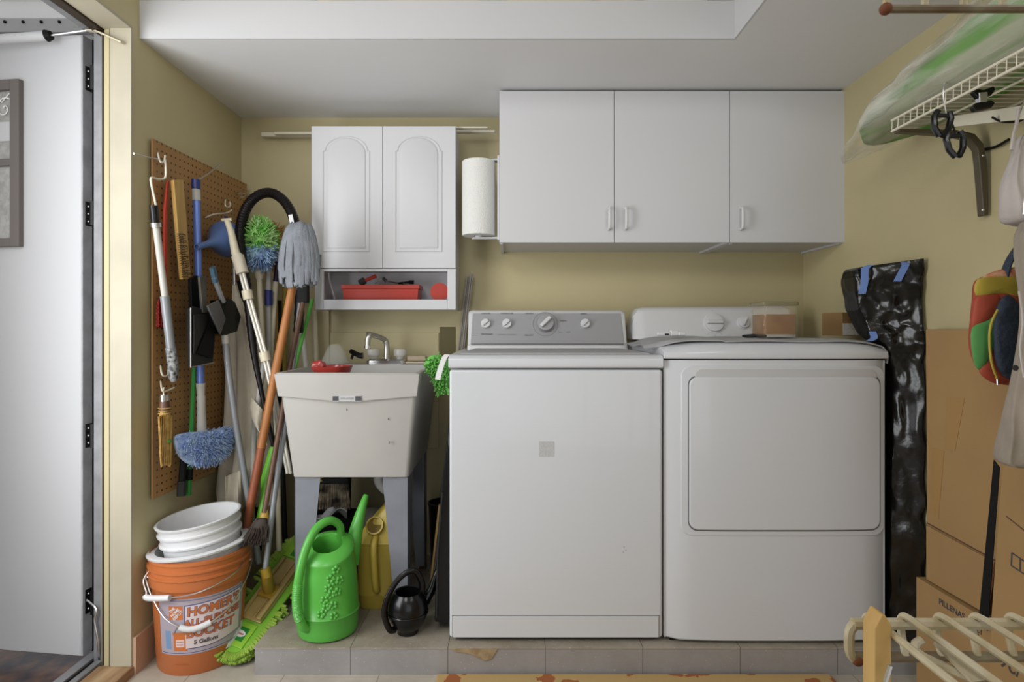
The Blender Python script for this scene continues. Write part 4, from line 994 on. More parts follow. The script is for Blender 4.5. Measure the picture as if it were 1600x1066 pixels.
obj('bristle_block', B().pillow(smooth_outline([P(x, y, 2.03) for x, y in ((402, 812), (416, 812), (418, 830), (410, 846), (388, 848), (384, 838))]), (0, 1, 0), .03), 'bristle_dark', t)
# green handled brush
t = thing('green_brush', 'thin green pole with a wide lime green lower end, between the orange and brown handles', 'broom', P(412, 800, 2.18))
obj('handle', B().tube([P(488, 468, 2.5), P(459, 580, 2.38), P(430, 690, 2.26)], rad(6, 2.4), 10), 'green_plastic', t)
obj('blade', B().tube([P(432, 685, 2.265), P(427, 705, 2.25), P(416, 750, 2.22), P(412, 775, 2.19), P(408, 810, 2.16)], [rad(6, 2.2), rad(14, 2.2), rad(17, 2.2), rad(9, 2.2), rad(14, 2.2)], 12), 'lime_plastic', t)
pole('white_pole', 'slim white pole slanting down behind the tub edge next to the green handle', 'pole', [(462, 440, 2.5), (471, 510, 2.5), (479, 582, 2.49), (500, 760, 2.46)], 9, 'white_pole')
pole('yellow_pole', 'cream yellow pole standing upright against the stud beside the small cabinet', 'pole', [(492, 486, 2.62), (494, 560, 2.61), (497, 800, 2.55)], 8, 'cream_plastic')
# feather duster
def fuzz_ball(name, c, rx, rz, m, m2, split, par, count, seed, length=.03, r=.0028):
    rr = random.Random(seed); groups = ([], [])
    for i in range(count):
        z = rr.uniform(-1, 1); a = rr.uniform(0, 2*math.pi); s = math.sqrt(1-z*z); d = Vector((s*math.cos(a), s*math.sin(a), z))
        p = c+Vector((d.x*rx*.72, d.y*rx*.6, d.z*rz*.8)); groups[0 if p.z > c.z+split+rr.uniform(-.008, .008) else 1].append((p, d))
    o1 = obj(name, strands(B().ball(c+Vector((0, 0, rz*.3)), rx*.72, sz=rz*.55/rx), groups[0], length, r, .35, .1), m, par)
    o2 = obj(name, strands(B().ball(c-Vector((0, 0, rz*.35)), rx*.72, sz=rz*.5/rx), groups[1], length, r, .35, .1), m2, par)
t = thing('feather_duster', 'fluffy duster, lime green on top and blue below, on an ivory handle', 'duster', floorpt(412, 2.42, .09))
c = P(406, 382, 2.34); fuzz_ball('duster_fluff', c, .062, .103, 'duster_green', 'duster_blue', -.012, t, 900, 4, .034, .0024)
obj('handle', B().tube([P(404, 405, 2.35), P(406, 460, 2.36), P(412, 560, 2.38), P(415, 600, 2.39), P(420, 900, 2.45)], [rad(8, 2.35)]*5, 12), 'cream_plastic', t)
obj('ferrule', B().tube([P(404.5, 420, 2.35), P(405.5, 436, 2.355)], [rad(17, 2.35), rad(10, 2.35)], 12), 'cream_plastic', t)
t = thing('lambswool_duster', 'small tan and amber duster half hidden behind the green and blue one', 'duster', floorpt(432, 2.5, .09))
c = P(430, 385, 2.47); fuzz_ball('duster_fluff', c, .042, .10, 'duster_tan', 'duster_tan', 0, t, 300, 6, .028, .0024)
obj('handle', B().tube([P(430, 410, 2.47), P(434, 600, 2.5), floorpt(436, 2.52, .09)], .007, 10), 'duster_tan', t)
t = thing('band_pole', 'ivory pole with a blue band, beside the handle of the green and blue duster', 'pole', floorpt(419, 2.5, .09))
obj('pole', B().tube([P(419, 420, 2.40), P(420, 600, 2.43), P(420, 900, 2.45)], rad(8, 2.4), 12), 'white_pole', t)
obj('blue_band', B().tube([P(419.5, 453, 2.395), P(419.7, 477, 2.4)], rad(12, 2.4), 12), 'blue_dark', t)
t = thing('capped_pole', 'cream pole with a purple black tip, standing behind the blue banded one', 'pole', floorpt(420, 2.5, .09))
obj('tip', B().tube([P(434, 404, 2.42), P(430.5, 441, 2.43)], [rad(5, 2.4), rad(8, 2.4)], 12), mat('purple_black', (.02, .01, .05, 1), .35), t)
obj('pole', B().tube([P(430.5, 440, 2.43), P(424, 540, 2.44), P(416, 800, 2.5)], rad(8.5, 2.4), 12), 'cream_plastic', t)
# vacuum hose and wand
t = thing('vacuum_wand', 'vacuum cleaner wand of two steel tubes with an arching black ribbed hose', 'vacuum wand', P(420, 760, 2.2))
hp = curve([P(428, 700, 2.25), P(408, 610, 2.24), P(396, 545, 2.24), P(388, 470, 2.24), P(378, 410, 2.26), P(374.5, 372, 2.28), P(379, 340, 2.3), P(391, 316, 2.32), P(409, 303, 2.33), P(428, 303, 2.34), P(447, 318, 2.35), P(460, 345, 2.36), P(467, 375, 2.37), P(470, 420, 2.38), P(466, 520, 2.40)], 14)
b = B(); rs = []
for i in range(len(hp)): rs.append(rad(16.5, 2.3)*(1.0 if i % 2 else .9)*min(1, .45+.55*max(0, i-14)/34))
obj('hose', b.tube(hp, rs, 12), mat('hose_black', (.006, .004, .004, 1), .4, spec=.3), t)
obj('hook_tip', B().tube([P(347, 344, 2.22), P(362, 343, 2.22)], rad(5, 2.2), 8), 'cream_plastic', t)
obj('grip', B().tube([P(355, 345, 2.22), P(361, 362, 2.22), P(368, 395, 2.22), P(372, 402, 2.22)], [rad(9, 2.2), rad(10, 2.2), rad(13, 2.2), rad(17, 2.2)], 12), 'cream_plastic', t)
obj('socket', B().tube([P(371, 400, 2.22), P(379, 427, 2.22)], rad(19, 2.2), 14), 'canvas', t)
for dx in (-2.6, 2.6):
    obj('steel_tube', B().tube([P(377+dx, 424, 2.22), P(387+dx, 460, 2.22), P(414+dx, 556, 2.22), P(424+dx, 600, 2.22), P(452+dx, 740, 2.22)], rad(5.4, 2.2), 10), 'wand_steel', t)
for px, py in ((387, 461), (414, 557)):
    obj('clip', B().tube([P(px-1.6, py-7, 2.215), P(px+1.6, py+7, 2.215)], rad(16, 2.2), 12), 'cream_plastic', t)
# patio umbrella / canvas
t = thing('folded_umbrella', 'closed beige canvas umbrella hanging in loose folds behind the poles', 'umbrella', P(385, 790, 2.3))
secs = [(366, 440, 3), (369, 465, 6), (376, 500, 15), (381, 545, 21), (385, 600, 26), (387, 660, 30), (385, 720, 33), (383, 760, 33), (382, 788, 31)]
b = B(); rings = []
for k, (px, py, hw) in enumerate(secs):
    c = P(px, py, 2.43-.006*k); R = hw*2.36/F; ring = []
    for i in range(56):
        a = 2*math.pi*i/56; f = 1+.34*math.sin(a*7+k*.22)*min(1, k/3)
        ring.append(c+Vector((math.cos(a)*R*f, math.sin(a)*R*.55*f, (math.sin(a*5)*.012*k/8))))
    rings.append(ring)
b.loft(rings).crumple(.004, 25, 3); obj('canopy', b, 'canvas', t, angle=60)
obj('canopy_flap', B().sheet(8, 10, lambda u, v: tuple(P(392+u*18+v*8-4*math.sin(v*3), 620+v*56+u*20-v*10*(1-u), 2.27+.01*math.sin(u*6+v*3))), .003), 'canvas', t)
obj('shaft', B().tube([P(365, 400, 2.37), P(366, 445, 2.365)], .006, 10), 'steel', t)
obj('lower_flap', B().sheet(6, 8, lambda u, v: tuple(P(352+u*24, 745+v*80-u*10, 2.28+.02*math.sin(u*5+v*2))), .003), 'canvas', t)
# grey pole
t = pole('grey_pole', 'grey metal pole with a white top leaning in front of the folded umbrella', 'pole', [(352, 532, 2.2), (358, 590, 2.2), (368, 660, 2.21), (392, 800, 2.22), (404, 880, 2.23)], 10, 'grey_pole')
obj('pole_cap', B().tube([P(351.5, 524, 2.2), P(352.5, 537, 2.2)], rad(11, 2.2), 12), 'white_pole', t)
pole('dark_pole', 'thin dark pole deep in the corner behind the vacuum hose', 'pole', [(372, 440, 2.45), (388, 560, 2.45), (400, 700, 2.46), (405, 860, 2.48)], 8, 'black_matte')
pole('beige_tube', 'short beige tube crossing behind the vacuum clip', 'pole', [(413, 565, 2.3), (404, 620, 2.3), (398, 660, 2.31), (392, 850, 2.33)], 8.5, 'white_pole')
pole('bamboo_pole', 'cream pole between the orange handle and the tub', 'pole', [(428, 590, 2.30), (433, 680, 2.29), (436, 860, 2.28)], 8, 'cream_plastic')
pole('black_pole', 'black pole standing upright beside the tub leg', 'pole', [(436, 470, 2.5), (438, 640, 2.48), (446, 860, 2.4)], 8, 'black_matte')
pole('yellow_broom_pole', 'mustard yellow broom handle against the back wall behind the brown pole', 'pole', [(446, 430, 2.6), (443, 560, 2.59), (440, 820, 2.5)], 8, 'yellow_plastic')
# tag on the hose
tag(obj('price_tag', B().box(-.008, .008, -.001, .001, -.016, .016, Matrix.Translation(P(455, 342, 2.3)) @ Matrix.Rotation(-.2, 4, 'Y')), 'white_plastic'), 'small white tag hanging above the strip mop', 'tag')

# ------------------------------------------------------------------ flat chenille mop with the grey pole
def flat_mop():
    A, Bp = P(357, 1019, 1.965), P(480, 852, 2.36)
    a = (Bp-A); L = a.length; a.normalize(); s = Vector((1, .15, -.05)); s = (s-a*s.dot(a)).normalized(); n = a.cross(s)
    if n.y > 0: n = -n
    M = Matrix((s, a, n)).transposed().to_4x4(); M.translation = A
    t = thing('flat_mop', 'long lime green chenille floor mop with a gold plate, propped on the step', 'mop', A)
    W = .068; ol = []
    for i in range(40):
        th = 2*math.pi*i/40; x = math.copysign(abs(math.cos(th))**.6, math.cos(th))*W*(1.0); y = L/2+math.copysign(abs(math.sin(th))**.5, math.sin(th))*(L/2+.01)
        ol.append(M @ Vector((x, y, 0)))
    pad = obj('pad', B().prism(ol, n*.012), 'green_pad', t, bevel=.003)
    b = B(); rr = random.Random(8); c0 = sum(ol, Vector())/len(ol)
    for k in range(3):
        for i in range(150):
            th = 2*math.pi*(i+rr.random())/150
            x = math.copysign(abs(math.cos(th))**.6, math.cos(th))*W*(.92+.05*k); y = L/2+math.copysign(abs(math.sin(th))**.5, math.sin(th))*(L/2+.005)
            p = M @ Vector((x, y, .008-.006*k)); d = (M.to_3x3() @ Vector((math.cos(th), math.sin(th)*.8, .35-.3*k))).normalized()
            ln = rr.uniform(.024, .036); e = p+d*ln
            if e.z < .012: e.z = .012
            if p.z < .012: p.z = .012
            b.tube([p, p.lerp(e, .5)+n*.003, e], [.0052, .0056, .0046], 6)
    obj('chenille_fringe', b, 'green_chenille', pad)
    plate = obj('plate', B().box(-.043, .043, L*.24, L*.80, .012, .020, M), 'gold_plastic', t, bevel=.003)
    b = B(); b.box(-.040, -.028, L*.25, L*.79, .020, .032, M); b.box(.026, .040, L*.25, L*.79, .020, .034, M); b.box(.008, .014, L*.26, L*.78, .020, .026, M)
    obj('plate_rib', b, 'gold_plastic', plate, bevel=.002)
    for (y0, y1) in ((.015, L*.22), (L*.82, L-.02)):
        f = obj('pocket', B().box(-.052, .040, y0, y1, .0115, .016, M), mat('pocket_green_%d' % int(y0*100), (.24, .48, .03, 1), .6), pad, bevel=.004)
        cc = (y0+y1)/2
        obj('label_square', B().box(-.026, .024, cc-.024, cc+.024, .0162, .0172, M), 'green_dark', f)
        el = [M @ Vector((math.cos(q)*.022, cc+math.sin(q)*.012, .0175)) for q in [i*math.pi/12 for i in range(24)]]
        obj('oval_label', B().prism(el, n*.0006), 'paper_towel', f)
        o0 = M @ Vector((0, cc, .0185)); text('oval_text', 'Libman', .0115, 'label_red', f, planar(o0, s, a, .0002), .0002, offset=.0003)
    # connector, pole
    k0 = M @ Vector((.0, L*.48, .03)); k1 = P(414, 888, 2.06)
    obj('connector', B().tube([k0, k0+(k1-k0)*.35, k1+Vector((.006, 0, -.02)), k1], [.020, .022, .018, .016], 12), 'ochre_plastic', t)
    obj('hinge_block', B().box(-.03, .03, L*.42, L*.54, .020, .036, M), 'ochre_plastic', t, bevel=.004)
    obj('handle', B().tube([k1+Vector((0, 0, -.01)), P(430, 770, 2.13), P(449, 640, 2.22), P(470, 470, 2.36)], rad(8.5, 2.12), 12), 'grey_pole', t)
flat_mop()

# ------------------------------------------------------------------ buckets
BX, BY = -1.062, 2.02
def bail(par, c, r, z_ear, ang_ears, low, grip_m, nm='bail', zc=None, out=.0):
    """wire bail from ear to ear dropping forward; low = (angle, z, radius) mid point"""
    a0, a1 = ang_ears
    def cp(a, rr, z): return Vector((c[0]+math.cos(a)*rr, c[1]+math.sin(a)*rr, z))
    am, zm, rm = low
    pts = [cp(a0, r, z_ear), cp(a0, r+.008, z_ear), cp(a0+(am-a0)*.25, rm, z_ear+(zm-z_ear)*.35), cp(a0+(am-a0)*.6, rm, z_ear+(zm-z_ear)*.78), cp(am, rm, zm), cp(am+(a1-am)*.4, rm, z_ear+(zm-z_ear)*.78), cp(am+(a1-am)*.75, rm, z_ear+(zm-z_ear)*.35), cp(a1, r+.008, z_ear), cp(a1, r, z_ear)]
    cv = curve(pts, 6); w = obj(nm, B().tube(cv, .0022, 7), 'steel', par)
    m = len(cv)//2; i0, i1 = m-3, m+3
    obj('grip', B().tube(cv[i0:i1+1], .0095, 12), grip_m, w)
def orange_bucket():
    t = thing('orange_bucket', 'orange five gallon bucket with printed label, holding two white buckets', 'bucket', (BX, BY, 0))
    def R(z): return .130+z*.055
    prof = [(.118, .002), (.126, .0), (R(.006), .006), (R(.275), .275), (R(.275)+.008, .278), (R(.275)+.009, .283), (R(.3)+.007, .310), (R(.3)+.013, .313), (R(.3)+.013, .319), (R(.3)+.006, .321), (R(.3)+.006, .333), (R(.3)+.012, .335), (R(.3)+.012, .341), (R(.3)+.005, .343), (R(.3)+.006, .358), (R(.3)+.010, .360), (R(.3)+.010, .370), (R(.3)+.003, .372), (R(.3)-.001, .365), (.125, .01)]
    b = B().lathe(prof, (BX, BY, 0), n=56); body = obj('bucket_body', b, 'orange_plastic', t, angle=50)
    view = math.atan2(-BY, -BX)   # direction towards the viewer
    def cyl(u, z, off=.0006):
        a = view+u/ .14; r = R(z)+off; return Vector((BX+math.cos(a)*r, BY+math.sin(a)*r, z))
    def patch(nm, us, zs, m, off, par, th=.0005):
        o = B().sheet(max(2, int(abs(us[1]-us[0])/.008)), 2, lambda u, v: tuple(cyl(us[0]+(us[1]-us[0])*u, (zs[0](us[0]+(us[1]-us[0])*u) if callable(zs[0]) else zs[0])*(1-v)+(zs[1](us[0]+(us[1]-us[0])*u) if callable(zs[1]) else zs[1])*v, off)), th)
        return obj(nm, o, m, par)
    lab = patch('label', (-.135, .150), (.072, .255), 'label_lilac', .0008, t)
    patch('label_border', (-.135, .150), (.077, .0785), 'label_line', .0014, lab); patch('label_border', (-.135, .150), (.2485, .250), 'label_line', .0014, lab)
    patch('text_panel_border', (-.047, .137), (lambda u: .090+max(0, (u-.03))*.12, lambda u: .236+u*.06), 'label_line', .0014, lab)
    patch('text_panel', (-.044, .134), (lambda u: .093+max(0, (u-.03))*.12, lambda u: .233+u*.06), 'label_pale', .002, lab)
    def T(s, u, z, size, m, off=.0028, o=0.0, shear=.1, rot=0, nm='label_text'):
        cs, sn = math.cos(rot), math.sin(rot)
        text(nm, s, size, m, lab, lambda x, y, zz: cyl(u+x*cs-y*sn, z+x*sn+y*cs, off+zz), .0002, o, shear=shear)
    for s, u, z, size, rot in (("HOMER'S", .042, .214, .040, .05), ('ALL-PURPOSE', .040, .177, .029, .05), ('BUCKET', .032, .142, .040, .03)):
        T(s, u, z, size, 'label_line', .0026, .0022, rot=rot); T(s, u, z, size, 'print_orange', .0032, .0008, rot=rot)
    T('5 Gallons', .016, .110, .019, 'ink', .003, .0005, 0)
    lg = patch('store_logo', (-.095, -.052), (.188, .232), 'print_orange', .0016, lab)
    for s, d in (('THE', .013), ('HOME', .001), ('DEPOT', -.011)):
        T(s, -.0735-d*.7, .210+d*.7, .0125, 'white_plastic', .0028, .0004, 0, math.radians(45), 'logo_text')
    # small printed bucket picture
    patch('printed_bucket', (-.082, -.040), (.086, .142), 'print_orange', .0018, lab); patch('printed_rim', (-.085, -.037), (.138, .146), 'orange_plastic', .0024, lab)
    patch('printed_label', (-.074, -.048), (.098, .122), 'label_pale', .0024, lab)
    T("HOMER'S", -.061, .115, .0055, 'print_orange', .0032, 0, 0); T('BUCKET', -.061, .106, .0055, 'print_orange', .0032, 0, 0)
    b = B(); cv = curve([cyl(-.082, .140, .003), cyl(-.072, .160, .003), cyl(-.061, .167, .003), cyl(-.050, .160, .003), cyl(-.040, .140, .003)], 4); obj('printed_bail', b.tube(cv, .0012, 5), 'ink_grey', lab)
    patch('printed_apron', (-.112, -.093), (.09, .15), mat('print_blue', (.16, .26, .42, 1), .5), .0014, lab)
    T('recycle please', -.06, .040, .008, 'orange_plastic', .0012, 0, 0)
    bail(t, (BX, BY), R(.3)+.006, .30, (view-1.45, view+1.45), (view-.13, .160, R(.2)+.012), 'white_plastic', 'bail')
orange_bucket()
def white_bucket(label, c, z0, tilt, ears, low, r0=.112, r1=.142, h=.36, cr=.10, fl=0):
    t = thing('white_bucket', label, 'bucket', (c[0], c[1], z0), 'white buckets nested in the orange bucket')
    M = Matrix.Translation((c[0], c[1], z0+h)) @ Matrix.Rotation(tilt[0], 4, 'Y') @ Matrix.Rotation(tilt[1], 4, 'X') @ Matrix.Translation((0, 0, -h))
    pr = [(r0-.01, .0), (r0, .004), (r1-.008, h-.075), (r1, h-.072), (r1+.001, h-.066), (r1-.005, h-.062), (r1-.004, h-.040), (r1+.002, h-.038), (r1+.003, h-.032), (r1-.004, h-.030), (r1-.002, h-.010), (r1+.004+fl, h-.008), (r1+.006+fl, h-.002), (r1+.002+fl, h), (r1-.003, h-.001), (r0-.004, .01)]
    obj('bucket_body', B().lathe(pr, (0, 0, 0), M, 56), 'white_plastic', t, angle=50)
    if low:
        view = math.atan2(-c[1], -c[0]); zc = z0+h-.05
        bail(t, c, r1, zc, (view+ears[0], view+ears[1]), (view+low[0], low[1], low[2]), 'white_plastic')
white_bucket('lower white bucket whose wide tilted rim rests on the orange bucket', (BX-.004, BY), .040, (-.10, .0), (-1.3, 1.2), (-.95, .262, .170), .108, .1365, .345, fl=.016)
white_bucket('upper empty white bucket standing proud of the buckets it is nested in', (BX-.014, BY+.012), .128, (-.12, .06), None, None, .100, .128, .345)

# ------------------------------------------------------------------ watering cans
def green_can():
    cx, cy, z0 = -.622, 2.005, .0895
    t = thing('watering_can', 'large green plastic watering can with embossed flowers, on the step', 'watering can', (cx, cy, z0))
    pr = [(.080, 0), (.098, .006), (.104, .03), (.105, .075), (.108, .078), (.104, .081), (.102, .14), (.094, .23), (.088, .27)]
    def ring(r, z, k): # slanted top, oval
        return [Vector((cx+math.cos(a)*r*.98+.0, cy+math.sin(a)*r*.92, z0+z+k*math.cos(a-2.5)*r*-.0+k*(math.sin(a)*r)*.35)) for a in [2*math.pi*i/48 for i in range(48)]]
    rings = [ring(r, z, 0 if z < .2 else (z-.2)/.07) for r, z in pr]
    rings += [ring(.090, .276, 1), ring(.088, .282, 1), ring(.07, .292, 1), ring(.052, .298, 1), ring(.050, .290, 1), ring(.060, .26, 1), ring(.075, .1, 0)]
    b = B().loft(rings); body = obj('can_body', b, 'green_plastic', t, angle=50)
    c = Vector((cx, cy, z0))
    # handle: from the back of the top, arching up and down the viewer's left front to the foot
    hp = curve([c+Vector((.030, .045, .300)), c+Vector((.030, .035, .345)), c+Vector((.004, .005, .372)), c+Vector((-.030, -.035, .355)), c+Vector((-.052, -.075, .295)), c+Vector((-.066, -.100, .20)), c+Vector((-.064, -.108, .12)), c+Vector((-.050, -.098, .065)), c+Vector((-.035, -.080, .045))], 8)
    h = obj('handle', B().tube(hp, .0145, 14, flat=.85), 'green_plastic', t)
    i0 = int(len(hp)*.62); i1 = int(len(hp)*.83); g = hp[i0:i1]; pts = []; rs = []
    for i in range(len(g)-1):
        for k in range(4): pts.append(g[i].lerp(g[i+1], k/4)); rs.append(.0165 if k % 2 else .0150)
    obj('ribbed_grip', B().tube(pts, rs, 14), 'green_plastic', h)
    sp = curve([c+Vector((.055, .07, .20)), c+Vector((.068, .092, .29)), c+Vector((.080, .118, .36)), c+Vector((.094, .150, .418))], 5)
    obj('spout', B().tube(sp, [.034-.0245*i/(len(sp)-1) for i in range(len(sp))], 16), 'green_plastic', t)
    b = B(); rr = random.Random(4)
    for i, (u, v) in enumerate(((.2, .10), (.32, .12), (.45, .16), (.55, .20), (.60, .235), (.38, .18), (.28, .145), (.50, .125), (.62, .165), (.44, .21), (.52, .09), (.7, .2))):
        a = math.radians(-100)+u*1.25; r = .1015 if v < .12 else .1015-(v-.12)*.09; p = c+Vector((math.cos(a)*r*.98, math.sin(a)*r*.92, v)); nrm = Vector((math.cos(a), math.sin(a), 0)); s = Vector((-nrm.y, nrm.x, 0))
        for k in range(5):
            q = k*2*math.pi/5+i; b.ball(p+s*math.cos(q)*.009+Vector((0, 0, math.sin(q)*.009)), .0068, n=6)
        if i: b.tube([p, p+(last-p)*.7], .0018, 5)
        last = p
    obj('embossed_flowers', b, 'green_plastic', body)
green_can()
def yellow_can():
    cx, cy, z0 = -.487, 2.215, .0895
    t = thing('watering_can', 'tall mustard yellow watering can standing behind the leg of the sink', 'watering can', (cx, cy, z0))
    def ring(w, d, z, dx=0, dy=0, tilt=0): return [Vector((cx+dx+p.x, cy+dy+p.z, z0+z+tilt*(p.x))) for p in rrect(-w, w, -d, d, min(w, d)*.55, 0, 4)]
    b = B().loft([ring(.070, .058, 0), ring(.076, .062, .006), ring(.078, .064, .05), ring(.079, .065, .052), ring(.078, .064, .055), ring(.078, .064, .235), ring(.081, .067, .24), ring(.078, .064, .246), ring(.066, .056, .30, .008, 0, .2), ring(.045, .045, .345, .022, 0, .35), ring(.028, .03, .375, .034, .004, .5)])
    body = obj('can_body', b, 'yellow_plastic', t, angle=45)
    sp = curve([Vector((cx+.030, cy, z0+.36)), Vector((cx+.055, cy+.01, z0+.40)), Vector((cx+.085, cy+.02, z0+.44)), Vector((cx+.11, cy+.03, z0+.46))], 5)
    obj('spout', B().tube(sp, [.022-.010*i/(len(sp)-1) for i in range(len(sp))], 14), 'yellow_plastic', t)
    o = Vector((cx-.010, cy-.058, z0+.305)); nr = Vector((-.05, -1, .55)).normalized(); Q = nr.to_track_quat('Z', 'Y').to_matrix().to_4x4()
    obj('filler_ring', B().lathe([(.030, -.03), (.034, 0), (.032, .008), (.027, .008), (.026, -.02)], o, Q, 28), 'yellow_plastic', body)
    obj('filler_opening', B().lathe([(.0268, -.012), (.0268, -.003)], o, Q, 28), mat('ochre_dark', (.16, .10, .012, 1), .7), body)
    obj('handle', B().tube(curve([o+Vector((.004, .0, -.035)), Vector((cx-.008, cy-.088, z0+.235)), Vector((cx-.004, cy-.095, z0+.16)), Vector((cx, cy-.088, z0+.09)), Vector((cx, cy-.062, z0+.07))], 5), .0125, 12), 'yellow_plastic', t)
yellow_can()
def black_can():
    cx, cy, z0 = -.348, 1.995, .0895
    t = thing('watering_can', 'small glossy black watering can with a round looping handle', 'watering can', (cx, cy, z0))
    pr = [(.030, 0), (.036, .002), (.037, .014), (.043, .018), (.052, .030), (.064, .055), (.067, .085), (.060, .118), (.050, .132), (.046, .138), (.041, .136), (.044, .125), (.05, .10), (.04, .03)]
    body = obj('can_body', B().lathe(pr, (cx, cy, z0), n=40), 'black_plastic', t, angle=60)
    obj('band', B().lathe([(.0665, .066), (.0690, .068), (.0690, .072), (.0672, .074)], (cx, cy, z0), n=40, cap0=False, cap1=False), 'black_plastic', body)
    c = Vector((cx, cy, z0))
    obj('handle', B().tube(curve([c+Vector((.045, .01, .125)), c+Vector((.046, .005, .165)), c+Vector((.028, -.005, .205)), c+Vector((0, -.015, .208)), c+Vector((-.035, -.03, .18)), c+Vector((-.062, -.045, .13)), c+Vector((-.068, -.05, .08)), c+Vector((-.052, -.05, .035)), c+Vector((-.036, -.035, .026))], 6), .0085, 12, flat=1.3), 'black_plastic', t)
    obj('spout', B().tube(curve([c+Vector((.045, .03, .075)), c+Vector((.072, .05, .12)), c+Vector((.085, .06, .16)), c+Vector((.10, .075, .20))], 5), [.018-.010*i/15 for i in range(16)], 12), 'black_plastic', t)
black_can()

# ------------------------------------------------------------------ under and beside the sink
t = thing('push_broom', 'wide black broom with stiff mixed bristles standing under the sink', 'broom', P(515, 800, 2.42))
obj('broom_block', B().box(-.088, .088, -.02, .02, -.012, .012, Matrix.Translation(P(513, 750, 2.40))), 'black_matte', t, bevel=.003)
obj('ferrule', B().tube([P(500, 738, 2.40), P(501, 753, 2.39)], rad(12, 2.4), 10), 'yellow_plastic', t)
obj('handle', B().tube([P(500, 742, 2.40), P(497, 705, 2.42)], rad(8, 2.4), 10), 'wood_yellow', t)
b = B(); rr = random.Random(14)
for i in range(46):
    for j in range(5):
        u = (i/45-.5)*2; p = P(513+u*31, 752, 2.385+j*.008); e = P(511+u*36+rr.uniform(-1, 1), 797-abs(u)*3+rr.uniform(-3, 3), 2.375+j*.01+rr.uniform(-.004, .004)); b.tube([p, e], .0013, 4)
obj('bristles', b, 'bristle_mix', t)
t = thing('storage_bin', 'black plastic bin standing behind the green watering can under the sink', 'bin', floorpt(515, 2.45, .09))
Yb = 2.30; a, c = P(482, 806, Yb), P(546, 812, Yb)
def rq(s, z): return [Vector((x, y, z)) for x, y in ((a.x+s, Yb+s), (c.x-s, Yb+s), (c.x-s, 2.43-s), (a.x+s, 2.43-s))]
obj('bin_body', B().loft([rq(.015, .090), rq(.0, a.z-.02), rq(0, a.z-.01), rq(.006, a.z-.01), rq(.02, .10)]), 'black_matte', t, bevel=.003)
b = B().sheet(14, 10, lambda u, v: tuple(P(484+u*58, 816-14*u+5*math.sin(u*7)-v*8, 2.27+v*.12)+Vector((0, 0, .012*math.sin(u*9+v*6)+.008*math.cos(v*11)))), .003)
tag(obj('plastic_sheet', b, mat('foil_grey', (.36, .36, .37, 1), .3, bump=.6, bscale=20)), 'crinkled grey plastic sheet draped below the broom bristles under the sink', 'plastic sheet')
b = B().box(*wallbox(541, 549, 748, 870, .004, 2.5)); b = B(); b.prism([P(x, y, 2.46) for x, y in ((540, 700), (549, 700), (547, 795), (553, 797), (541, 815), (541, 860), (533, 860), (533, 760))], (0, .01, 0))
tag(obj('dark_board', b, 'black_matte'), 'narrow black board standing upright behind the broom under the sink', 'board')
b = B().pillow(smooth_outline([P(x, y, 2.42) for x, y in ((560, 800), (572, 795), (592, 794), (604, 800), (612, 820), (606, 850), (580, 856), (562, 840))]), (0, 1, 0), .09).crumple(.012, 22, 3)
tag(obj('plastic_bag', b, mat('bag_dim', (.45, .42, .36, 1), .3, alpha=.5, bump=.6, bscale=18)), 'crumpled clear plastic bag behind the yellow watering can', 'bag')
# folded black table between sink and washer
t = thing('folding_stool', 'folded black step stool standing on edge against the washing machine', 'step stool', (-.25, 2.1, .089))
b = B(); pr = [(702, 640), (699, 700), (690, 760), (683, 840), (679, 972), (701, 976), (704, 640)]
f0 = [P(x, y, 1.99) for x, y in pr]
for p in f0: p.x = min(p.x, -.2085); p.z = max(p.z, .0895)
obj('stool_frame', B().prism(f0, (0, .06, 0)), 'black_plastic', t, bevel=.004)
f1 = [p+Vector((-.004, .09, 0)) for p in f0]
for p in f1: p.x = min(p.x, -.212)
obj('stool_seat', B().prism(f1, (0, .28, 0)), 'black_matte', t, bevel=.004)
obj('stool_rail', B().tube([P(691, 770, 1.983), P(684, 860, 1.983), P(682, 965, 1.983)], .003, 6), 'dark_grey', t)
b = B()
for k, (xt, xb, Y, m, lb) in enumerate(((685, 668, 2.2, 'wood_pale', 'thin pale wooden strip leaning between the sink and the black stool, nearer the camera'), (688, 672, 2.26, 'steel', 'thin grey metal strip leaning between the sink and the black stool, set further back'))):
    top_, bt = P(xt, 790, Y), P(xb, 918-k*6, Y)
    bt.z = .092
    tag(obj('thin_strip', B().prism([top_, top_+Vector((.008, 0, 0)), bt+Vector((.008, 0, 0)), bt], (0, .02, 0)), m), lb, 'strip', 'thin strips beside the black stool')
t = thing('black_bucket', 'tapered black pail standing in the dark beside the back leg of the sink', 'bucket', floorpt(672, 2.45, .09))
c = P(664, 800, 2.52); c = Vector((-.365, 2.50, .0895)); 
obj('pail_body', B().lathe([(.042, 0), (.046, .01), (.058, .30), (.062, .302), (.062, .31), (.055, .31), (.042, .012)], c+Vector((.083, -.06, 0)), n=32), 'black_plastic', t)
# missing piece of tile on the step
a = P(702, 1011, 1.897); b = B().prism([P(x, y, 1.8968) for x, y in ((702, 1014), (728, 1013), (777, 1014.5), (768, 1030), (757, 1033), (735, 1022), (712, 1018))], (0, -.0006, 0))
struct(obj('trim_11', b, mat('exposed_board', (.36, .27, .16, 1), .8, c2=(.25, .17, .09, 1), vscale=40)))
tag(obj('rug', B().box(-.235, 1.02, 1.25, 1.888, .0005, .012), 'rug_weave', bevel=.004), 'red and orange floral rug on the floor in front of the step', 'rug')

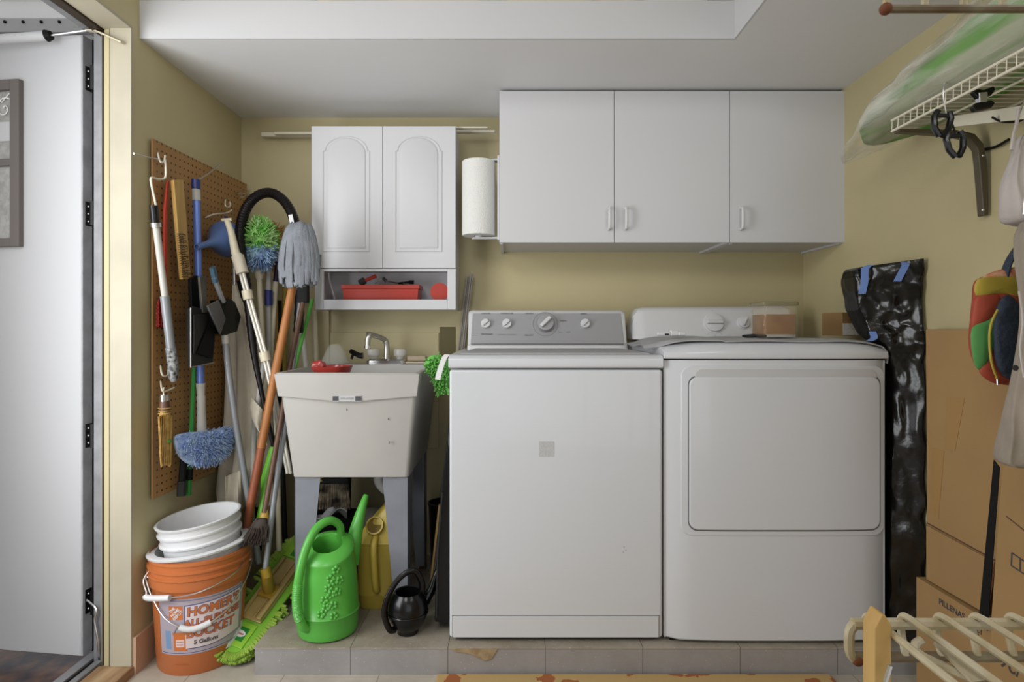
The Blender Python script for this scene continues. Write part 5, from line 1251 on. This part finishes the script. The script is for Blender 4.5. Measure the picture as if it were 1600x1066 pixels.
# ------------------------------------------------------------------ things stored on the loft above
for i, (pa, pb, m, lb, cat, nm, h) in enumerate((
    (232, 285, 'siding_grey', 'pale grey box on the loft at the doorway end of the white beam', 'box', 'storage_box', .2),
    (287, 488, 'storage_grey', 'long grey green bin on the loft above the pegboard side of the beam', 'box', 'storage_box', .25),
    (490, 520, 'storage_yellow', 'narrow mustard bundle on the loft next to the long grey bin', 'bundle', 'fabric_bundle', .12),
    (600, 756, 'storage_cream', 'cream and red patterned cushion on the loft above the arched cabinet', 'cushion', 'cushion', .14),
    (758, 784, 'storage_green', 'small green bundle on the loft between two patterned ones', 'bundle', 'fabric_bundle', .10),
    (786, 925, 'storage_yellow', 'large yellow folded fabric on the loft above the two-door wall cabinet', 'fabric', 'folded_fabric', .13),
    (927, 1005, 'storage_cream', 'patterned red and cream bundle on the loft beside the yellow fabric', 'bundle', 'fabric_bundle', .12),
    (1007, 1112, 'paper_towel', 'plain cream folded blanket on the loft near the opening corner', 'blanket', 'folded_blanket', .11),
    (1114, 1146, 'black_matte', 'black case at the corner of the loft opening', 'case', 'black_case', .12))):
    Y = 1.965; xa, xb = P(pa, 0, Y).x+.003, P(pb, 0, Y).x-.003; b = B()
    if nm in ('storage_box', 'black_case'): b.box(xa, xb, Y, Y+.4, 2.193, 2.193+h); obv = .006
    else:
        rs_ = []
        for k in range(7):
            t_ = k/6; s_ = .012*(1-math.sin(t_*math.pi)); rs_.append([Vector((p.x, p.z, 2.193+h*t_)) for p in rrect(xa+s_, xb-s_, Y+s_, Y+.35-s_, min(.03, (xb-xa)/2-.013), 0, 4)])
        b.loft(rs_); obv = 0
    tag(obj(nm, b, m, bevel=obv), lb, cat, 'things stored on the loft')

# ------------------------------------------------------------------ black wrapped package and cartons at the right wall
def package():
    t = thing('wrapped_package', 'tall package wrapped in black plastic with blue tape, standing beside the dryer', 'package', (1.28, 1.95, .089))
    lv = [(.0895, 1393, 1448), (.2, 1392, 1450), (.4, 1391, 1449), (.6, 1392, 1452), (.8, 1394, 1448), (.98, 1394, 1446), (1.06, 1385, 1445), (1.10, 1360, 1444), (1.14, 1350, 1443), (1.18, 1342, 1443), (1.24, 1337, 1443), (1.29, 1335, 1443), (1.318, 1337, 1442), (1.327, 1342, 1441)]
    rings = []
    def at(px, Y): return (px-CX)*Y/F
    zz = []
    for a, c in zip(lv, lv[1:]):
        for k in range(8): zz.append(tuple(a[i]+(c[i]-a[i])*k/8 for i in range(3)))
    zz.append(lv[-1])
    for z, pl, pr in zz:
        YR = 1.872; xr = min(at(pr, YR), 1.318)
        if z < 1.06: YL = 1.94; xl = max(at(pl, YL)-.0, 1.2365); xl = max(xl, 1.2365); back = 2.02
        else:
            k_ = min(1, (z-1.05)/.10); k_ = k_*k_*(3-2*k_); YL = 1.94+.05*k_; xl = min(1.2365, at(pl, YL)); back = 2.02+.06*k_
        ring = [];  n = 14
        tp = 1.31-(z-1.318 if z > 1.318 else 0)
        F0, F1, B1, B0 = Vector((xl, YL, z)), Vector((xr, YR, z)), Vector((xr, back, z)), Vector((xl+.004, back, z))
        for p, q in ((F0, F1), (F1, B1), (B1, B0), (B0, F0)):
            for k in range(n): ring.append(p.lerp(q, k/n))
        # slanted top
        for v in ring:
            if z > 1.29: v.z += (v.x-1.2)*.12
        rings.append(ring)
    b = B().loft(rings)
    for v in b.bm.verts:
        d = noise.noise_vector(v.co*22); e = noise.noise_vector(v.co*9+Vector((3, 1, 7)))
        r_ = 1-abs(noise.noise(v.co*Vector((26, 26, 15))+Vector((5, 2, 0)))); g_ = 1-abs(noise.noise(v.co*Vector((60, 60, 34)))); v.co += Vector((d.x*.003+e.x*.004, d.y*.005+e.y*.012-(r_-.75)*.020-(g_-.75)*.003, 0)); v.co.x = min(v.co.x, 1.322)
        if v.co.z < 1.06: v.co.x = max(v.co.x, 1.2345)
    obj('package_body', b, 'black_bag', t, angle=60, sub=1)
    for pts in (((1362, 414, 1.955), (1352, 420, 1.95), (1351, 440, 1.95), (1347, 459, 1.95)), ((1412, 409, 1.90), (1415, 414, 1.885), (1407, 430, 1.885), (1402, 440, 1.885)), ((1363, 518, 1.95), (1366, 528, 1.945), (1358, 533, 1.945))):
        q = curve([P(*p) for p in pts], 4); w_ = Vector((.011, -.002, 0)); b = B()
        b.loft([[p-w_, p+w_, p+w_+Vector((0, .001, 0)), p-w_+Vector((0, .001, 0))] for p in q]); obj('blue_tape', b, 'blue_tape', t, smooth=False)
package()
def carton(name, label, X, yz, th, m='cardboard', extra=None, base=None):
    t = thing(name, label, 'cardboard box', (X, yz[0][0], base if base is not None else min(z for y, z in yz)))
    body = obj('panel', B().prism([(X, y, z) for y, z in yz], (th, 0, 0)), m, t, bevel=.0015)
    return t, body
XB = 1.283
t, body = carton('flattened_carton', 'tall brown flattened cardboard box leaning behind the colourful quilted bag', XB, [(1.822, 1.115), (1.44, 1.115), (1.507, .755), (1.578, .349), (1.815, .345)], .026)
obj('fold_line', B().prism([(XB-.0012, 1.817, .52), (XB-.0012, 1.548, .505), (XB-.0012, 1.548, .501), (XB-.0012, 1.817, .516)], (.001, 0, 0)), 'wood_brown', body)
obj('flap', B().prism([(XB-.006, 1.812, .512), (XB-.006, 1.556, .50), (XB-.006, 1.583, .350), (XB-.006, 1.812, .346)], (.005, 0, 0)), 'cardboard', body, bevel=.001)
def wallpx(x, y, X): Y = X*F/(x-CX); return P(x, y, Y)
obj('packing_tape', B().prism([wallpx(x, y, XB-.001) for x, y in ((1480, 622), (1507, 622), (1492, 705), (1475, 700))], (.0008, 0, 0)), 'cardboard_tape', body)
obj('packing_tape', B().prism([wallpx(x, y, XB-.001) for x, y in ((1455, 700), (1475, 705), (1466, 812), (1455, 800))], (.0008, 0, 0)), 'cardboard_tape', body)
obj('carton_edge', B().prism([(XB-.008, 1.556, .50), (XB-.008, 1.548, .50), (XB-.008, 1.575, .350), (XB-.008, 1.583, .350)], (.006, 0, 0)), 'rust', body)
XL2 = 1.262
t, body = carton('lower_carton', 'low printed cardboard box on the floor beneath the tall flattened one', XL2, [(1.835, .344), (1.54, .344), (1.54, .001), (1.835, .001)], .058)
def side_text(s, px, py, size, X, rot=180, par=None, m='ink'):
    o = wallpx(px, py, X); a = math.radians(rot); r = Vector((0, -math.cos(a), math.sin(a))); u = Vector((0, math.sin(a), math.cos(a)))
    text('carton_print', s, size, m, par, lambda x, y, z: o+r*x+u*y+Vector((-1, 0, 0))*(z+.0008), .0002, .0004)
side_text('PILLENAS', 1487, 952, .024, XL2, 0, body); side_text('12', 1523, 995, .045, XL2, 180, body); side_text('12', 1531, 986, .020, XL2, 180, body); side_text('OZ', 1512, 990, .022, XL2, 180, body)
XT = 1.243
t, body = carton('upright_carton', 'brown upright cardboard box nearest the wire rack, with a small printed rectangle', XT, [(1.492, .765), (1.455, .79), (1.05, .79), (1.05, .001), (1.535, .001), (1.525, .37)], .07)
obj('flap_line', B().prism([wallpx(x, y, XT-.001) for x, y in ((1572, 806), (1600, 828), (1600, 830), (1572, 808))], (.0009, 0, 0)), 'wood_brown', body)
b = B()
for seg in (((1581, 864), (1600, 877)), ((1580, 884), (1600, 897)), ((1581, 864), (1580, 884)), ((1594, 872), (1594, 893))): b.tube([wallpx(*seg[0], XT-.0008), wallpx(*seg[1], XT-.0008)], .0018, 4)
obj('printed_rectangle', b, 'ink', body)
side_text('/26', 1578, 1038, .05, XT, 180, body)
obj('gap_shadow', B().prism([(XT-.002, 1.497, .765), (XT-.002, 1.515, .78), (XT-.002, 1.565, .33), (XT-.002, 1.535, .33)], (.002, 0, 0)), 'black_matte', t)  # black sheet painted as the shadow gap along the carton edge

# ------------------------------------------------------------------ wall mounted wire shelf
XF, ZW, YE = 1.068, 1.700, 1.652
def wire_shelf():
    t = thing('wire_shelf', 'cream wire shelf on the wall with brown metal bracket, holding the plastic bag', 'shelf', (XR, 1.2, ZW))
    obj('rail', B().tube([(XF, YE, ZW), (XF, .2, ZW)], .0035, 8), 'wire_white', t)
    obj('rail', B().tube([(XF, YE, ZW-.030), (XF, .2, ZW-.030)], .0035, 8), 'wire_white', t)
    obj('rail', B().tube([(1.312, YE, ZW), (1.312, .2, ZW)], .0035, 8), 'wire_white', t)
    obj('rail', B().tube([(1.19, YE, ZW-.004), (1.19, .2, ZW-.004)], .003, 8), 'wire_white', t)
    y = YE-.002
    for k in range(56):
        obj('wire', B().tube([(1.314, y, ZW+.002), (XF, y, ZW+.002)]+([(XF-.001, y, ZW-.030)]), .0016, 5), 'wire_white', t); y -= .0254
    br = thing('shelf_bracket', 'brown metal shelf bracket screwed to the wall under the wire shelf', 'bracket', (XR, 1.632, 1.47))
    Yb_ = 1.636
    def sec(p, w, d): return [p+Vector((0, -w, 0)), p+Vector((0, w, 0))]
    zt = 1.664; b = B()
    # horizontal arm, elbow, vertical arm as one bent channel
    path = [(1.07, zt, .004), (1.15, zt, .008), (1.23, zt-.003, .012), (1.275, zt-.012, .016), (1.300, zt-.040, .018), (1.308, zt-.09, .016), (1.310, zt-.16, .012), (1.311, zt-.235, .007)]
    rings = []
    for i, (x, z, h) in enumerate(path):
        if i < 3: n = Vector((0, 0, 1))
        elif i < 5: n = Vector((.7, 0, .7))
        else: n = Vector((1, 0, 0))
        c = Vector((x, Yb_, z)); rings.append([c-n*h+Vector((0, -.012, 0)), c+n*.004+Vector((0, -.014, 0)), c+n*.004+Vector((0, .014, 0)), c-n*h+Vector((0, .012, 0))])
    b.loft(rings); arm = obj('bracket_arm', b, 'bracket', br, bevel=.003)
    for z in (zt-.22, zt-.07): obj('screw', B().ball(Vector((1.301, Yb_-.012, z)), .004, n=6), 'steel', br)
    obj('cross_bar', B().prism([(1.20, 1.60, ZW-.006), (1.312, 1.34, ZW-.052), (1.312, 1.34, ZW-.09), (1.20, 1.60, ZW-.035)], (.003, 0, 0)), 'wire_white', t)
wire_shelf()
def clear_bag():
    t = thing('plastic_garment_bag', 'clear plastic bag of green cloth lying along the wire shelf and hanging past its end', 'bag', (1.16, 1.6, ZW))
    def fn(s, grow=1.0):
        return s
    secs = []   # (Y, x0, x1, height)
    for k in range(26):
        u = k/25; Y = 2.05-u*1.05; wv = .5+.5*math.sin(u*9)
        x0 = 1.135-.085*min(1, u*3.5); x1 = 1.19+.12*min(1, u*3); h = .02+.17*min(1, u*1.5); zb = ZW+.008 if Y < YE+.02 else ZW+.008-.02*(Y-YE)/.4
        secs.append((Y, x0, x1, zb, h))
    def bag(scale, hs, nm, m, k0=0, k1=26, par=None, amp=.012, sh=.0):
        rings = []
        for k in range(k0, k1):
            Y, x0, x1, zb, h = secs[k]; cx = (x0+x1)/2+sh; w_ = (x1-x0)/2*scale; ring = []
            if k == k0: w_ *= .6
            for i in range(28):
                a = 2*math.pi*i/28; x = math.cos(a); z = math.sin(a)
                zz = zb+.003+(h*hs)*(.5+.5*z)**(1.3)
                ring.append(Vector((cx+w_*math.copysign(abs(x)**.8, x)-(zz-zb)*.1, Y, zz)))
            rings.append(ring)
        b = B().loft(rings)
        for v in b.bm.verts:
            d = noise.noise_vector(v.co*12+Vector((k0, 0, 0))); e = noise.noise_vector(v.co*Vector((30, 8, 30)))
            dz = d.z*amp+e.z*amp*.5
            if v.co.y < YE+.02: v.co.z = max(v.co.z+dz, ZW+.006)
            else: v.co.z += dz
            v.co.x = min(v.co.x+d.x*amp, XR-.004)
        return obj(nm, b, m, par if par else t, angle=80)
    bag(.88, .93, 'green_cloth', 'green_streaked_cloth', 4, 26, None, .010)
    bag(1.0, 1.06, 'plastic_film', 'shelf_film', 0, 26, None, .014)
    a = P(1374, 178, 1.86); obj('sticker', B().prism([P(1362, 186, 1.83), P(1366, 170, 1.83), P(1384, 160, 1.80), P(1378, 174, 1.80)], (0, .001, 0)), 'paper_towel', t)
clear_bag()
# hangers and clips
def clip(par, px, py, Y, s, ang, nm='spring_clip'):
    M = Matrix.Translation(P(px, py, Y)) @ Matrix.Rotation(ang, 4, 'Y') @ Matrix.Scale(s, 4)
    o = obj(nm, B().tube([M @ Vector(p) for p in ((-.010, 0, .012), (-.016, 0, 0), (-.013, 0, -.02), (-.003, 0, -.034))], .0055*s, 8), 'black_plastic', par)
    obj('jaw', B().tube([M @ Vector(p) for p in ((.010, 0, .012), (.015, 0, 0), (.012, 0, -.02), (.003, 0, -.034))], .0055*s, 8), 'black_plastic', o)
    obj('clip_spring', B().tube([M @ Vector((-.016, 0, .004)), M @ Vector((.016, 0, .004))], .004*s, 8), 'dark_grey', o)
t = thing('clip_hanger', 'wire hanger with two small black clips hooked on the rail of the wire shelf', 'hanger', P(1476, 135, 1.47))
obj('hook_wire', B().tube(curve([P(1474, 132, 1.46), P(1478, 128, 1.455), P(1475, 136, 1.45), P(1474, 150, 1.45), P(1477, 168, 1.45), P(1479, 178, 1.45)], 4), .0018, 6), 'steel', t)
clip(t, 1473, 184, 1.45, 1.35, .1); clip(t, 1492, 216, 1.45, 1.35, -.12)
obj('link_wire', B().tube(curve([P(1477, 178, 1.45), P(1484, 186, 1.45), P(1490, 200, 1.45), P(1492, 210, 1.45)], 4), .0025, 6), 'dark_grey', t)
t = thing('large_clip', 'large black spring clip holding the shelf rail above the bracket', 'clip', P(1537, 150, 1.36))
M = Matrix.Translation(P(1537, 152, 1.36))
obj('clip_jaw', B().prism([M @ Vector(p) for p in ((-.024, 0, .012), (-.018, 0, .020), (.002, 0, .018), (.024, 0, .026), (.028, 0, .018), (.018, 0, .004), (-.012, 0, -.002))], (0, .012, 0)), 'black_plastic', t, bevel=.002)
obj('clip_foot', B().prism([M @ Vector(p) for p in ((-.026, 0, -.022), (-.016, 0, -.012), (.020, 0, -.006), (.028, 0, -.012), (.020, 0, -.024), (-.020, 0, -.032))], (0, .012, 0)), 'black_plastic', t, bevel=.003)
obj('metal_plate', B().prism([M @ Vector(p) for p in ((-.012, -.002, .010), (.008, -.002, .012), (.008, -.002, -.010), (-.010, -.002, -.012))], (0, .014, 0)), 'steel', t, bevel=.001)
# coloured quilted bag
def quilted_bag():
    Y = 1.42; q = lambda x, y, d=0: P(x, y, Y+d)
    t = thing('quilted_bag', 'colourful patchwork quilted bag hanging by navy straps from the wire shelf', 'bag', q(1565, 500))
    ol = smooth_outline([q(*p) for p in ((1528, 436), (1560, 428), (1600, 426), (1640, 440), (1648, 520), (1630, 590), (1590, 602), (1555, 598), (1530, 575), (1518, 545), (1520, 500), (1524, 460))])
    body = obj('bag_body', B().pillow(ol, (0, 1, 0), .085), 'bag_red', t)
    def patch(nm, pts, m, d=-.030, th=.016, sub=3): return obj(nm, B().pillow(smooth_outline([q(x, y, d) for x, y in pts], sub), (0, 1, 0), th), m, body)
    patch('yellow_band', ((1527, 437), (1560, 432), (1600, 434), (1600, 468), (1575, 462), (1555, 460), (1525, 462)), 'bag_yellow', -.028)
    patch('red_patch', ((1528, 463), (1562, 460), (1560, 482), (1545, 500), (1520, 510), (1521, 485)), 'bag_red', -.030)
    patch('green_patch', ((1519, 512), (1545, 500), (1559, 486), (1556, 520), (1545, 562), (1528, 578), (1519, 552)), 'bag_green', -.033)
    patch('navy_patch', ((1571, 461), (1588, 470), (1598, 500), (1594, 560), (1585, 592), (1566, 586), (1555, 560), (1552, 510), (1558, 480)), 'bag_navy', -.040, .028)
    patch('red_corner', ((1530, 578), (1546, 566), (1558, 590), (1575, 596), (1560, 601), (1540, 592)), 'bag_red', -.034)
    z = curve([q(1559, 484, -.054), q(1549, 505, -.056), q(1546, 530, -.056), q(1549, 565, -.056), q(1558, 592, -.05)], 5)
    obj('zipper', B().tube(z, .0028, 6), 'bag_yellow', body); obj('zipper_pull', B().tube([z[-1], z[-1]+Vector((.001, 0, -.014))], .002, 6), 'steel', body)
    obj('navy_strap', B().tube(curve([q(1568, 440, -.02), q(1574, 415, -.02), q(1588, 390, -.01), q(1612, 360, 0), q(1635, 300, 0), q(1650, 175, 0)], 5), .012, 10, flat=.5), 'bag_navy', t)
    obj('green_strap', B().tube(curve([q(1590, 420, .0), q(1600, 400, 0), q(1625, 360, 0), q(1640, 300, 0)], 5), .010, 10, flat=.4), 'bag_green', t)
    o = obj('floral_lining', B().pillow(smooth_outline([q(x, y, -.012) for x, y in ((1536, 434), (1555, 424), (1580, 418), (1598, 420), (1610, 438), (1580, 446), (1552, 442))]), (0, 1, 0), .04), 'bag_floral', body)
quilted_bag()
def garment(name, label, Y, pts, thick, m, seed, amp=.020):
    t = thing(name, label, 'garment', P(pts[0][0], pts[0][1], Y)); b = B(); rings = []
    for px, py, xr in pts:
        l = P(px, py, Y); w_ = max(.03, xr-l.x); c = Vector((l.x+w_/2, Y, l.z)); ring = []
        for i in range(40):
            a = 2*math.pi*i/40; f = 1+.38*math.sin(a*7+l.z*9+seed)+.15*math.sin(a*13-l.z*14)
            ring.append(c+Vector((math.cos(a)*w_/2*(1+.06*math.sin(a*5+seed)), math.sin(a)*thick*f, .0)))
        rings.append(ring)
    b.loft(rings)
    for v in b.bm.verts:
        d = noise.noise_vector(v.co*14+Vector((seed, 0, 0))); v.co += Vector((d.x*amp*.6, d.y*amp, 0)); v.co.x = min(v.co.x, XR-.006)
    obj('fabric', b, m, t, angle=80, sub=1); return t
t = garment('white_shirt', 'off-white shirt hanging from the wire shelf with its gathered sleeve towards the dryer', 1.36, [(1588, 205, 1.25), (1584, 235, 1.28), (1577, 262, 1.29), (1566, 290, 1.29), (1565, 315, 1.30), (1572, 340, 1.30), (1578, 352, 1.29)], .035, 'shirt_white', 1)
obj('collar_edge', B().tube(curve([P(1592, 168, 1.36), P(1589, 190, 1.36), P(1583, 215, 1.35), P(1580, 235, 1.345)], 4), .004, 6), 'shirt_white', t)
obj('hanger_hook', B().tube(curve([P(1606, 120, 1.36), P(1602, 105, 1.36), P(1610, 96, 1.36), P(1620, 110, 1.36), P(1604, 150, 1.36), P(1592, 180, 1.36)], 4), .002, 6), 'steel', t)
t = garment('taupe_jacket', 'taupe jacket hanging nearest the camera in front of the quilted bag', 1.27, [(1592, 330, 1.24), (1590, 400, 1.27), (1594, 450, 1.28), (1592, 500, 1.29), (1586, 560, 1.30), (1576, 620, 1.30), (1566, 670, 1.30), (1557, 705, 1.31), (1556, 722, 1.31), (1566, 730, 1.30)], .04, 'jacket_taupe', 2)
obj('drawstring', B().tube(curve([P(1592, 455, 1.20), P(1598, 500, 1.20), P(1594, 545, 1.20), P(1600, 590, 1.20)], 5), .002, 6), 'shirt_white', t)
obj('button', B().lathe([(.006, 0), (.006, .002), (.003, .003)], P(1586, 575, 1.205), Matrix.Rotation(math.radians(90), 4, 'X'), 12), 'dark_grey', t)
obj('hanger_hook', B().tube(curve([P(1602, 60, 1.24), P(1610, 40, 1.24), P(1622, 60, 1.24), P(1612, 200, 1.25), P(1600, 335, 1.26)], 4), .0025, 6), 'steel', t)
tag(obj('hanger_wire', B().tube(curve([P(1550, 183, 1.5), P(1565, 190, 1.5), P(1590, 190, 1.5), P(1600, 185, 1.5)], 4), .003, 6), 'dark_grey'), 'dark wire hanger end poking out beside the shelf bracket', 'hanger')
tag(obj('peg_stub', B().tube(curve([(1.321, 1.66, 1.62), (1.314, 1.60, 1.61), (1.310, 1.55, 1.615)], 4), .004, 6), 'black_matte'), 'short black peg on the wall behind the bracket', 'peg')
# electrical outlet type box hidden in shade under the bag is not visible; skip

# ------------------------------------------------------------------ rusty wire rack close to the camera
def rack():
    t = thing('wire_rack', 'rusty cream wire rack standing close to the camera, one shelf low and one overhead', 'rack', (.55, .25, 0))
    Yr = .43; X0 = P(1332, 0, Yr).x; X1 = .82; Yn = -.12
    def rail(x0, x1, y, z, r=.0042, m='wire_cream', nm='rail'): return obj(nm, B().tube([(x0, y, z), (x1, y, z)], r, 8), m, t)
    z = CZ-(975-CY)*Yr/F; zl = CZ-(1016-CY)*Yr/F+.0
    rail(X0, X1, Yr, z, .0042); rail(X0, X1, Yr, z-.024, .0038, 'rail_brown')
    obj('end_loop', B().tube(curve([(X0+.002, Yr, z), (X0-.002, Yr, z-.006), (X0-.002, Yr, z-.020), (X0+.002, Yr, z-.026)], 4), .0036, 8), 'wire_cream', t)
    obj('rust_spot', B().ball(Vector((X0+.003, Yr-.001, z-.026)), .0042, n=8), 'rust', t)
    x = X0+.011; k = 0
    while x < X1-.01:
        obj('wire', B().tube(curve([(x, Yr-.002, z-.022), (x, Yr+.003, z-.004), (x, Yr+.001, z+.005), (x, Yr-.008, z+.007), (x, Yr-.02, z+.007), (x, Yr-.04, z+.007), (x, .2, z+.007), (x, Yn, z+.007)], 3), .0026, 8), 'wire_cream', t)
        x += .0262; k += 1
    yb = P(0, 0, .35).y
    rail(X0+.02, X1, .352, z-.001, .0044); rail(X0, X1, .12, z-.001); rail(X0, X1, Yn, z-.001)
    # folded support strut lying under the wires
    s0, s1 = P(1440, 1003, .415), P(1580, 1070, .36)
    obj('support_strut', B().tube(curve([s0+Vector((0, 0, .001)), s0+Vector((-.006, -.002, -.002)), s0+Vector((-.004, -.01, -.006)), s1+Vector((-.01, 0, -.002))], 4), .003, 8), 'wire_cream', t)
    obj('support_plate', B().prism([P(1458, 1003, .41), P(1475, 1002, .41), P(1560, 1060, .36), P(1520, 1066, .36)], (0, 0, -.002)), 'wire_cream', t)
    # upper shelf
    Yu = .43; zu = CZ-(14-CY)*Yu/F; xu = P(1384, 0, Yu).x
    rail(xu, X1, Yu, zu, .0030, 'rail_brown'); obj('rust_spot', B().ball(Vector((xu, Yu, zu)), .0044, n=8), 'rust', t)
    rail(xu, X1, Yu, zu+.03, .0042)
    x = xu+.001
    while x < X1-.01:
        obj('wire', B().tube([(x, Yu+.001, zu), (x, Yu+.001, zu+.036), (x, Yn, zu+.036)], .0026, 8), 'wire_cream', t); x += .0283
    rail(xu, X1, .12, zu+.033); rail(xu, X1, Yn, zu+.033)
    for x, y in ((X1-.004, Yr), (X1-.004, Yn), (.50, Yn-.004)):
        obj('post', B().tube([(x, y, 0), (x, y, 1.75)], .011, 12), 'wire_cream', t)
    # wooden post clipped to the corner
    w0 = P(1370, 955, .405)
    wp = thing('wooden_stake', 'short yellow wooden stake tied upright to the corner of the wire rack', 'stake', (w0.x, .40, .70))
    xa, xb = P(1358, 0, .405).x, P(1384, 0, .405).x
    obj('stake', B().prism([(xa, .40, .66), (xb, .40, .66), (xb+.001, .40, w0.z-.008), (xb-.003, .40, w0.z-.001), (xa+.006, .40, w0.z), (xa+.001, .40, w0.z-.010)], (0, .014, 0)), 'wood_yellow', wp, bevel=.001)
    obj('metal_pin', B().tube([P(1383, 1066, .39), P(1391, 1040, .39)], .0016, 6), 'steel', wp)
rack()
